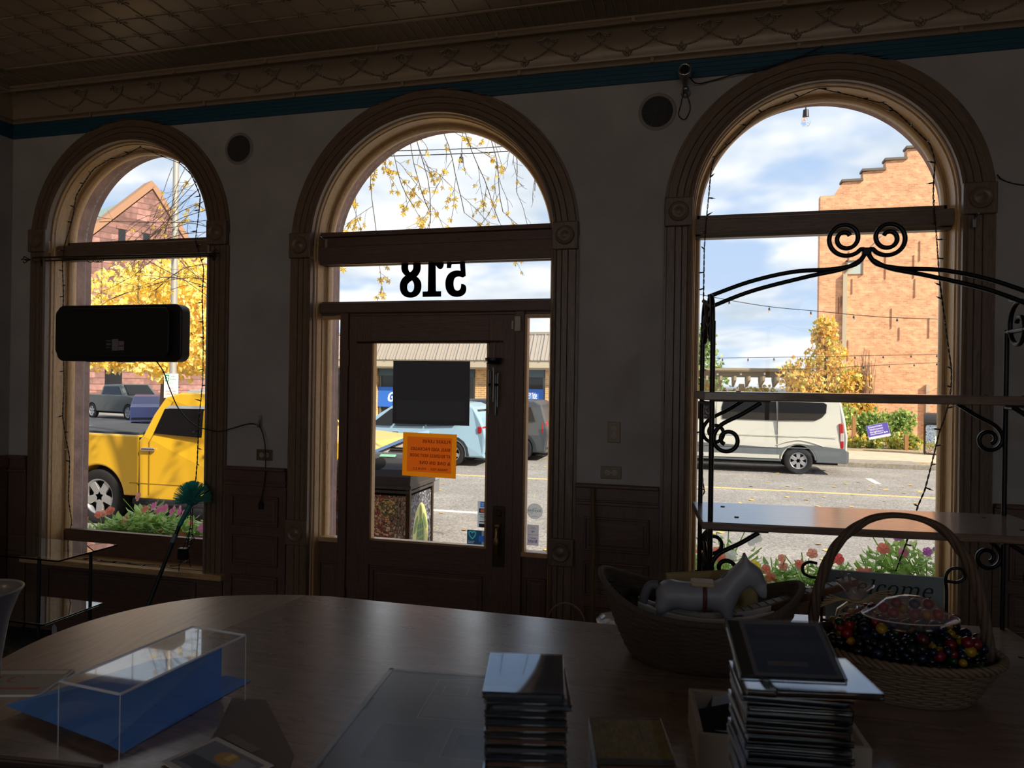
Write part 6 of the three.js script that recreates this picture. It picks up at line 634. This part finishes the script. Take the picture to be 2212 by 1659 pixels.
tree('amber_tree', 'amber young tree in front of the brick building', [5.0, -0.37, -27.2], 5, [[0, 1.6, 0, 1.3, 1.0], [-0.9, 2.6, 0, 0.95, 0.75], [0.9, 2.4, 0, 0.95, 0.7], [0.1, 3.4, 0, 0.85, 0.8], [0, 4.4, 0, 0.5, 0.7], [1.2, 1.3, 0.3, 0.8, 0.7], [-0.4, 2.0, 0.2, 1.1, 0.9]], 4600, 0.16, AMB.concat(YG), 4, 0.12);
tree('pale_green_tree', 'pale green tree far behind the pergola', [0.2, -0.37, -46], 7, [[0, 3.6, 0, 1.5, 1.6], [0.2, 5.0, 0, 0.9, 1.2], [0.9, 2.8, 0, 1.0, 1.0], [-1.2, 3, 0, 1.3, 1.6]], 2600, 0.24, GRN, 5, 0.2);
tree('green_yellow_tree', 'green and yellow tree behind the shop at its left end', [-19.5, -0.4, -27], 5, [[0, 3, 0, 1.8, 1.6], [1.2, 2.6, 0, 1.2, 1.2]], 1500, 0.22, GRN, 6, 0.15);
function shrub(label, pos, list, n, size, cols, seed) { const t = thing('shrub', label, 'shrub', pos, 0, 'shrubs along the park edge'); obj('stems', list.flatMap((b) => [rod([b[0] * 0.5, 0, b[2] * 0.5], [b[0], b[1], b[2]], 0.03, 0.012, 5)]), bark, t); foliage(t, 'foliage', n, blobs(list), size, cols, seed); return t; }
shrub('leafy green shrub just right of the van tail', [5.0, -0.37, -25.0], [[0, 0.6, 0, 0.6, 0.6], [0.3, 1.1, 0, 0.5, 0.5], [-0.5, 0.5, 0, 0.5, 0.5]], 1300, 0.12, GRN.concat(['#a9b65a']), 11);
shrub('broad green shrub behind the purple yard sign', [6.6, -0.37, -25.4], [[0, 0.9, 0, 0.65, 0.5], [0.6, 0.7, 0, 0.6, 0.6], [-0.5, 0.8, 0, 0.5, 0.5], [0.9, 1.0, 0, 0.4, 0.4]], 1700, 0.13, GRN, 12);
shrub('yellowing low plants beneath the purple yard sign', [6.5, -0.37, -24.3], [[-0.8, 0.2, 0, 0.35, 0.25], [-0.2, 0.2, 0, 0.3, 0.22], [0.5, 0.25, 0, 0.35, 0.3], [1.0, 0.25, 0, 0.3, 0.3]], 800, 0.14, YG.concat(GRN), 13);
shrub('yellow shrub below the pergola', [2.2, -0.37, -33.5], [[0, 1.6, 0, 0.9, 0.7], [1, 1.7, 0, 0.7, 0.6], [-1.6, 1.8, 0, 0.9, 0.6]], 1200, 0.16, YG.concat(['#d9a23a']), 14);
{ const t = thing('bare_bush', 'tall bare brownish bush against the brick wall', 'bush', [6.45, -0.37, -27]), r = rng(21), g = []; for (let i = 0; i < 70; i++) { const a = r() * 6.28, x = Math.cos(a) * 0.35 * r(), z = Math.sin(a) * 0.3; const h = 2 + r() * 1.8; g.push(rod([x * 0.3, 0, z * 0.3], [x, h * 0.6, z], 0.02, 0.014, 4), rod([x, h * 0.6, z], [x + (r() - 0.5) * 0.5, h, z], 0.014, 0.006, 4)); } stuff(obj('stems', g, std(0x8a6a58, 0.9), t)); }
{ const s = thing('yard_sign', 'tilted purple yard sign with white lettering among the park plants', 'sign', [6.25, -0.37, -23.7]); const pl = obj('panel', box(0.72, 0.5, 0.012, 0, 0.66, 0, [0, 0, 0.24]), M.white, s); obj('lettering', put(new THREE.PlaneGeometry(0.71, 0.49), -0.003, 0.66, 0.009, [0, 0, 0.24]), std(0xffffff, 0.6, { map: print(512, 352, (g) => { g.fillStyle = '#5b4fb0'; g.fillRect(0, 0, 512, 352); g.fillStyle = '#e9e6f4'; g.fillRect(0, 292, 512, 60); g.font = 'bold 66px sans-serif'; g.fillText('Downtown', 40, 72); g.fillText('Welcomes', 60, 138); g.fillText('Neighbors', 52, 204); g.fillRect(60, 230, 300, 16); g.beginPath(); g.arc(400, 236, 22, 0, 7); g.arc(452, 236, 18, 0, 7); g.fill(); }) }), s); obj('wire_stake', [rod([-0.12, 0, 0], [-0.12, 0.55, 0], 0.006), rod([0.16, 0, 0], [0.16, 0.55, 0], 0.006)], M.steel, s); }
for (const [x, z, h, l] of [[7.2, -23.9, 0.55, 'short brown timber post between yard sign and far litter bin'], [5.55, -24.2, 1.15, 'tall orange timber post behind the yard sign']]) tag(obj('timber_post', b6(x - 0.06, x + 0.06, -0.37, -0.37 + h, z - 0.06, z + 0.06, 0.01), std(0xa5784c, 0.9)), l, 'post');

// festoon cables
const bulbGlass = phy({ color: 0xffffff, roughness: 0.02, transmission: 1, thickness: 0.02, ior: 1.3 });
function festoon(label, pts, n, s, r, seed) {
  const p = thing('festoon_string', label, 'string lights', [0, 0, 0], 0, 'festoon strings over the street and park'), cv = new THREE.CatmullRomCurve3(pts.map((q) => V3(...q)));
  obj('cable', plain(new THREE.TubeGeometry(cv, 60, r, 5)), M.black, p);
  for (let i = 0; i < n; i++) { const q = cv.getPointAt((i + 0.5) / n); const b = obj('bulb', lathe([[0, -0.2], [0.03, -0.19], [0.042, -0.165], [0.034, -0.12], [0.022, -0.095]], 0, 0, 0, 12).scale(s, s, s).translate(q.x, q.y, q.z), bulbGlass, p); obj('socket', [cyl(0.024 * s, 0.03 * s, 0.07 * s, q.x, q.y - 0.075 * s, q.z, null, 10), rod([q.x, q.y - 0.05 * s, q.z], [q.x, q.y, q.z], 0.006 * s)], M.black, b); }
  return p;
}
festoon('festoon cable with bulbs hanging above the sidewalk outside the arches', [[-5.95, 4.86, -4.8], [-3.2, 4.56, -4.24], [-2.05, 4.46, -4.0], [0, 4.35, -3.3], [1.03, 4.42, -3.18], [2.9, 4.55, -3.1]], 7, 1, 0.006, 1);
tag(obj('support_wire', tube([[-6.2, 4.96, -4.8], [-3.2, 4.62, -4.24], [-2.05, 4.52, -4.0], [0, 4.44, -3.3], [1.03, 4.5, -3.18], [2.6, 4.52, -3.1]], 0.005, 40, 5), M.black), 'thin steel support wire just above the sidewalk festoon', 'wire');
festoon('festoon string sagging from the sky across the brick building', [[-2.2, 5.6, -22], [0.36, 4.95, -22], [2.36, 4.56, -22], [3.85, 4.39, -22], [5.86, 4.17, -22], [8.5, 4.1, -22.6], [14, 4.4, -29.95]], 15, 1.1, 0.012, 2);
festoon('upper festoon string crossing the amber tree', [[-2.3, 2.9, -24.4], [0.25, 2.87, -24.4], [3.85, 2.93, -24.4], [8.4, 3.05, -24.6], [14, 3.3, -29.95]], 20, 0.9, 0.01, 3);
festoon('lower festoon string in front of the pergola roof', [[-2.3, 2.5, -25.6], [0.25, 2.42, -25.6], [3.85, 2.5, -25.6], [8.4, 2.78, -25.8], [14, 3, -29.95]], 20, 0.9, 0.01, 4);

// street tree whose hanging twigs cross the left and middle arches
{
  const t = thing('street_tree', 'street tree with drooping twigs and a few yellow leaves outside the arches', 'tree', [-4.9, -0.35, -3.3]), r = rng(91), tw = [], lf = [];
  const lg = (() => { const P = []; for (const [a, L, w] of [[0, 1, 0.17], [0.85, 0.8, 0.15], [-0.85, 0.8, 0.15], [1.75, 0.5, 0.11], [-1.75, 0.5, 0.11]]) { const c = Math.cos(a), s = Math.sin(a), q = (u, v, z) => [u * c + v * s, v * c - u * s, z]; P.push(...q(0, 0, 0), ...q(w, L * 0.5, 0.05), ...q(0, L, -0.08), ...q(0, 0, 0), ...q(0, L, -0.08), ...q(-w, L * 0.5, 0.05)); } const g = new THREE.BufferGeometry(); g.setAttribute('position', new THREE.Float32BufferAttribute(P, 3)); g.setAttribute('uv', new THREE.Float32BufferAttribute(new Array(P.length / 3 * 2).fill(0), 2)); g.computeVertexNormals(); return g; })();
  obj('trunk', [rod([0, 0, 0], [0.05, 3.2, 0], 0.13, 0.1, 10), rod([0.05, 3.2, 0], [0.3, 5.6, 0.1], 0.1, 0.06, 8)], bark, t);
  const twig = (p, d, L, rad, depth, leafP) => {
    const pts = [p.slice()], n = 6; let q = V3(...p), v = V3(...d).normalize();
    for (let i = 0; i < n; i++) { v.add(V3((r() - 0.5) * 0.35, (r() - 0.5) * 0.3 - 0.06 * (depth > 0), (r() - 0.5) * 0.35)).normalize(); q = q.clone().addScaledVector(v, L / n); pts.push(q.toArray());
      if (depth > 0 && r() < 0.75) twig(q.toArray(), [v.x + (r() - 0.5) * 1.7, v.y + (r() - 0.4) * 1.2, v.z + (r() - 0.5) * 1.2], L * (0.22 + 0.2 * r()), rad * 0.6, depth - 1, leafP);
      if (depth < 2 && r() < leafP * (i / n + 0.25)) { const k = r() < 0.5 ? 2 : 1; for (let m = 0; m < k; m++) lf.push(lg.clone().applyMatrix4(new THREE.Matrix4().compose(q.clone().add(V3((r() - 0.5) * 0.03, -0.01, (r() - 0.5) * 0.03)), new THREE.Quaternion().setFromEuler(new THREE.Euler(Math.PI + (r() - 0.5) * 1.3, (r() - 0.5) * 1.6, (r() - 0.5) * 1.4)), V3(1, 1, 1).multiplyScalar(0.036 + 0.026 * r())))); } }
    tw.push(tube(pts, rad, 8, 4));
  };
  const limb = (a, b) => { tw.push(tube([a, [(a[0] + b[0]) / 2, (a[1] + b[1]) / 2 + 0.25, (a[2] + b[2]) / 2], b], 0.03, 12, 6)); };
  limb([0.3, 5.2, 0.1], [2.2, 5.1, 0.2]); limb([2.2, 5.1, 0.2], [3.4, 5.0, 0.2]); limb([0.3, 5.2, 0], [-1.2, 5.0, -0.2]); limb([0.05, 3.0, 0], [-0.7, 4.2, -0.1]);
  // middle arch (world x -3.7 .. -1.9, hanging from above)
  for (const [x, L, p] of [[1.3, 1.5, 0.6], [1.42, 1.55, 0.6], [1.55, 1.2, 0.3], [1.75, 1.2, 0.22], [1.95, 1.3, 0.22], [2.15, 1.15, 0.22], [2.4, 1.3, 0.24], [2.65, 1.25, 0.2], [2.9, 1.0, 0.06], [3.15, 0.95, 0.04]]) twig([x, 5.05, 0.1 + (r() - 0.5) * 0.5], [0.18, -1, 0], L, 0.0045, 2, p);
  // left arch (sparser, mostly bare, rising to the right)
  for (const [x, y, dx, dy, L] of [[-0.35, 3.2, -0.8, 0.25, 1.1], [-0.3, 3.5, -0.9, 0.15, 1.2], [-0.2, 3.9, -0.9, 0.0, 1.3], [-0.2, 4.2, -0.9, -0.25, 1.3], [-0.3, 4.5, -0.9, -0.5, 1.2], [-0.5, 4.7, -0.5, -0.9, 1.4], [-0.9, 4.7, -0.4, -1, 1.3], [-0.2, 3.0, -0.9, 0.5, 1.1], [-0.3, 3.3, -0.9, 0.3, 1.3], [-0.25, 3.7, -0.9, 0.2, 1.5], [-0.2, 4.05, -0.9, -0.1, 1.5], [-0.25, 4.35, -0.8, -0.4, 1.4], [-0.4, 4.6, -0.7, -0.6, 1.4], [-0.7, 4.7, -0.5, -0.8, 1.3], [-0.2, 3.15, -0.8, 0.7, 1.2], [-0.2, 3.85, -0.7, 0.5, 1.1]]) twig([x - 0.45, y, -0.1], [dx, dy, (r() - 0.5) * 0.3], L, 0.0045, 2, 0.07);
  stuff(obj('twigs', tw, std(0x4c423a, 0.9), t)); stuff(obj('leaves', lf, leafM(0xe0c048), t));
}
// iron wall bracket with dark dried vines, left of the doorway
{ const b = thing('wall_bracket', 'black iron bracket with dangling dark vines seen in the left sidelight', 'bracket', [-2.72, 2.14, -0.37]), r = rng(33); obj('arm', tube([[0, 0.05, 0], [-0.05, 0.07, -0.15], [-0.06, 0.02, -0.35], [-0.03, -0.08, -0.45], [0.0, -0.04, -0.4]], 0.008, 24, 6), M.iron, b); obj('wall_plate', rbox(0.05, 0.12, 0.012, 0.004, 0, 0.05, -0.006), M.iron, b); const v = []; for (let i = 0; i < 14; i++) { const z = -0.36 - r() * 0.1, y = -0.02 - r() * 0.3; v.push(tube([[-0.04, y, z], [-0.02 + (r() - 0.5) * 0.08, y - 0.06, z], [0.0 + (r() - 0.5) * 0.1, y - 0.1, z + (r() - 0.5) * 0.1]], 0.006, 8, 5)); } v.push(rod([-0.03, 0, -0.4], [-0.02, -0.4, -0.4], 0.006)); stuff(obj('dried_vines', v, M.black, b)); }

// flower boxes
{
  const lfG = (() => { const s = new THREE.Shape(); s.moveTo(0, 0); s.bezierCurveTo(0.38, 0.15, 0.42, 0.65, 0, 1); s.bezierCurveTo(-0.42, 0.65, -0.38, 0.15, 0, 0); const g = plain(new THREE.ShapeGeometry(s, 4)), p = g.attributes.position; for (let i = 0; i < p.count; i++) p.setZ(i, Math.abs(p.getX(i)) * 0.5 - p.getY(i) * p.getY(i) * 0.35); g.computeVertexNormals(); return g; })();
  const flG = (n, w) => { const g = []; for (let k = 0; k < n; k++) { const a = k / n * 6.283, s = new THREE.Shape(); s.moveTo(0, 0); s.bezierCurveTo(w, 0.3, w, 1, 0, 1); s.bezierCurveTo(-w, 1, -w, 0.3, 0, 0); const q = plain(new THREE.ShapeGeometry(s, 4)); put(q, 0, 0, 0, [0.2 + (k % 2) * 0.2, 0, 0]); g.push(put(q, 0, 0, 0, [0, 0, a])); } return join(g); };
  const F5 = flG(5, 0.62), gm = ['#a8cc68', '#bede7c', '#d2ea98', '#8cb45c'].map((c) => phy({ color: c, roughness: 0.9, transmission: 0.55, thickness: 0, side: THREE.DoubleSide })), fm = { coral: '#ff9c88', salmon: '#ffb8a2', pink: '#ff9cd0', white: '#ffffff', purple: '#d080d0', yellow: '#ffee60', red: '#ff7878' }; for (const k in fm) fm[k] = phy({ color: fm[k], roughness: 0.9, transmission: 0.6, thickness: 0, side: THREE.DoubleSide });
  const boxOf = (w, label) => { const b = thing('flower_box', label, 'planter', [w === WL ? w.cx - 0.24 : w.cx + 0.06, 0.32, -0.62]); obj('trough', [b6(-0.72, 0.72, 0, 0.2, -0.13, -0.115), b6(-0.72, 0.72, 0, 0.2, 0.115, 0.13), b6(-0.72, -0.705, 0, 0.2, -0.13, 0.13), b6(0.705, 0.72, 0, 0.2, -0.13, 0.13), b6(-0.72, 0.72, 0, 0.015, -0.13, 0.13)], std(0x3b3029, 0.8), b); obj('soil', b6(-0.705, 0.705, 0.1, 0.17, -0.115, 0.115), std(0x2a1e15, 1), b); obj('support', [b6(-0.5, -0.44, -0.67, 0, -0.03, 0.03), b6(0.44, 0.5, -0.67, 0, -0.03, 0.03)], std(0x3b3029, 0.8), b); };
  boxOf(WL, 'dark flower box outside the left window'); boxOf(WR, 'dark flower box outside the right window');
  let sd = 300;
  const plant = (name, label, group, cx, x, z, h, spread, nl, ls, flowers, droop = 0.3, gi) => {
    h *= cx < -2 ? 0.8 : 1.02; nl = Math.round(nl * 4.2); ls *= 0.8; spread *= 1.25; const t = thing(name, label, 'plant', [cx + x, 0.48, -0.62 + z], 0, group), r = rng(sd++), st = [], lv = [[], [], [], []];
    for (let i = 0; i < 9; i++) { const a = r() * 6.283, d = spread * Math.sqrt(r()), hh = h * (0.55 + 0.5 * r()), tip = [Math.cos(a) * d, hh, Math.sin(a) * d * 0.7]; st.push(tube([[0, -0.02, 0], [tip[0] * 0.35, hh * 0.55, tip[2] * 0.35], tip], 0.0035, 6, 4)); }
    for (let i = 0; i < nl; i++) { const a = r() * 6.283, d = spread * Math.sqrt(r()), y = -0.06 + (h + 0.04) * (0.05 + 0.95 * Math.pow(r(), 0.8)) * (1 - droop * d / spread); lv[Math.floor(r() * 4)].push(lfG.clone().applyMatrix4(new THREE.Matrix4().compose(V3(Math.cos(a) * d, y, Math.sin(a) * d * 0.7), new THREE.Quaternion().setFromEuler(new THREE.Euler(1.85 + (r() - 0.5) * 1.5, -a + Math.PI / 2 + (r() - 0.5), 0, 'YXZ')), V3(1, 1, 1).multiplyScalar(ls * (0.7 + 0.6 * r()))))); }
    obj('stems', st, gm[1], t); lv.forEach((g, i) => g.length && stuff(obj('leaves', g, gm[i], t)));
    for (const [c, fx, fy, s, fz] of flowers) { const f = obj('flower', F5, fm[c], t); f.position.set(fx, fy * (cx < -2 ? 0.8 : 0.95) + 0.02, fz ?? 0.1); f.rotation.set(-0.4 + (r() - 0.5) * 0.6, (r() - 0.5) * 1.2, r() * 6); f.scale.setScalar(s); }
  };
  const imp = 'impatiens in the left flower box', C = WL.cx;
  plant('impatiens_plant', 'low impatiens with coral flowers at the left end of the left flower box', imp, C, -0.76, 0, 0.2, 0.16, 70, 0.075, [['coral', -0.06, 0.19, 0.03], ['coral', 0.05, 0.25, 0.03]]);
  plant('impatiens_plant', 'impatiens with paired coral blooms before the truck wheel', imp, C, -0.56, 0.02, 0.3, 0.16, 80, 0.085, [['coral', -0.02, 0.3, 0.036], ['salmon', -0.08, 0.27, 0.03], ['coral', 0.1, 0.2, 0.026]]);
  plant('impatiens_plant', 'tallest impatiens with one salmon bloom on top in the left flower box', imp, C, -0.36, -0.02, 0.42, 0.17, 90, 0.095, [['salmon', 0.0, 0.44, 0.036], ['coral', 0.06, 0.32, 0.034], ['coral', -0.12, 0.22, 0.026]]);
  plant('impatiens_plant', 'impatiens with bright pink clusters right of the tallest one', imp, C, -0.16, 0, 0.36, 0.15, 70, 0.075, [['pink', -0.04, 0.36, 0.042], ['pink', 0.05, 0.35, 0.038], ['pink', 0.0, 0.33, 0.034], ['coral', 0.02, 0.13, 0.03]]);
  plant('impatiens_plant', 'impatiens with a wide pink flower head beside the teal duster', imp, C, 0.03, 0, 0.33, 0.16, 70, 0.075, [['pink', -0.06, 0.33, 0.044], ['pink', 0.0, 0.34, 0.046], ['pink', 0.04, 0.31, 0.04], ['coral', 0.02, 0.12, 0.032], ['coral', -0.09, 0.1, 0.03]]);
  plant('impatiens_plant', 'impatiens with pale leaves and pink flowers at the right end of the left flower box', imp, C, 0.24, 0.02, 0.34, 0.13, 70, 0.09, [['pink', 0.0, 0.2, 0.04], ['pink', 0.05, 0.14, 0.042], ['pink', -0.03, 0.1, 0.034], ['salmon', -0.1, 0.24, 0.024]]);
  const D = WR.cx, gr = 'flowers in the right flower box';
  plant('impatiens_plant', 'dark-leaved impatiens at the left end of the right flower box', gr, D, -0.56, 0, 0.24, 0.14, 60, 0.09, [['coral', -0.02, 0.26, 0.028], ['coral', 0.1, 0.27, 0.03]]);
  plant('petunia_plant', 'leggy petunia with white trumpet flowers leaning right', gr, D, -0.42, -0.02, 0.36, 0.18, 70, 0.045, [['white', 0.16, 0.37, 0.045], ['white', 0.13, 0.34, 0.035], ['white', 0.02, 0.24, 0.04], ['coral', -0.06, 0.25, 0.04], ['coral', -0.04, 0.22, 0.036]]);
  plant('pansy_plant', 'plant with one yellow drooping bloom in the right flower box', gr, D, -0.28, 0.05, 0.16, 0.12, 50, 0.06, [['yellow', -0.03, 0.2, 0.045], ['yellow', 0.01, 0.2, 0.04]]);
  plant('impatiens_plant', 'impatiens with coral blooms spilling at the middle left of the right box', gr, D, -0.14, 0, 0.24, 0.16, 70, 0.065, [['coral', -0.06, 0.17, 0.034], ['salmon', 0.04, 0.2, 0.03], ['coral', -0.03, 0.12, 0.036], ['salmon', 0.03, 0.25, 0.026]]);
  plant('impatiens_plant', 'impatiens with pale coral bloom on top at the middle of the right box', gr, D, 0.04, 0, 0.27, 0.15, 70, 0.07, [['salmon', 0.02, 0.29, 0.034], ['coral', -0.05, 0.22, 0.03], ['coral', 0.1, 0.24, 0.024]]);
  plant('impatiens_plant', 'impatiens with deep red blooms right of the box middle', gr, D, 0.2, 0, 0.26, 0.14, 60, 0.07, [['red', 0.0, 0.27, 0.036], ['coral', 0.06, 0.18, 0.032], ['coral', 0.12, 0.2, 0.028], ['coral', 0.02, 0.15, 0.03]]);
  plant('impatiens_plant', 'impatiens with a single coral bloom standing high by the basket handle', gr, D, 0.42, 0, 0.32, 0.13, 60, 0.07, [['coral', 0.02, 0.35, 0.038], ['coral', -0.06, 0.2, 0.03]]);
  plant('petunia_plant', 'tall petunia with purple trumpets and broad pale leaves', gr, D, 0.56, -0.02, 0.46, 0.13, 70, 0.085, [['purple', 0.0, 0.44, 0.034], ['purple', 0.05, 0.46, 0.034], ['purple', -0.04, 0.42, 0.03], ['pink', -0.01, 0.33, 0.03]]);
  plant('petunia_plant', 'small-leaved petunia with purple blooms at the right end of the right box', gr, D, 0.7, 0, 0.34, 0.13, 80, 0.055, [['purple', 0.02, 0.36, 0.03], ['purple', 0.06, 0.38, 0.03], ['purple', -0.03, 0.35, 0.028]]);
}
renderer.render(scene, camera);
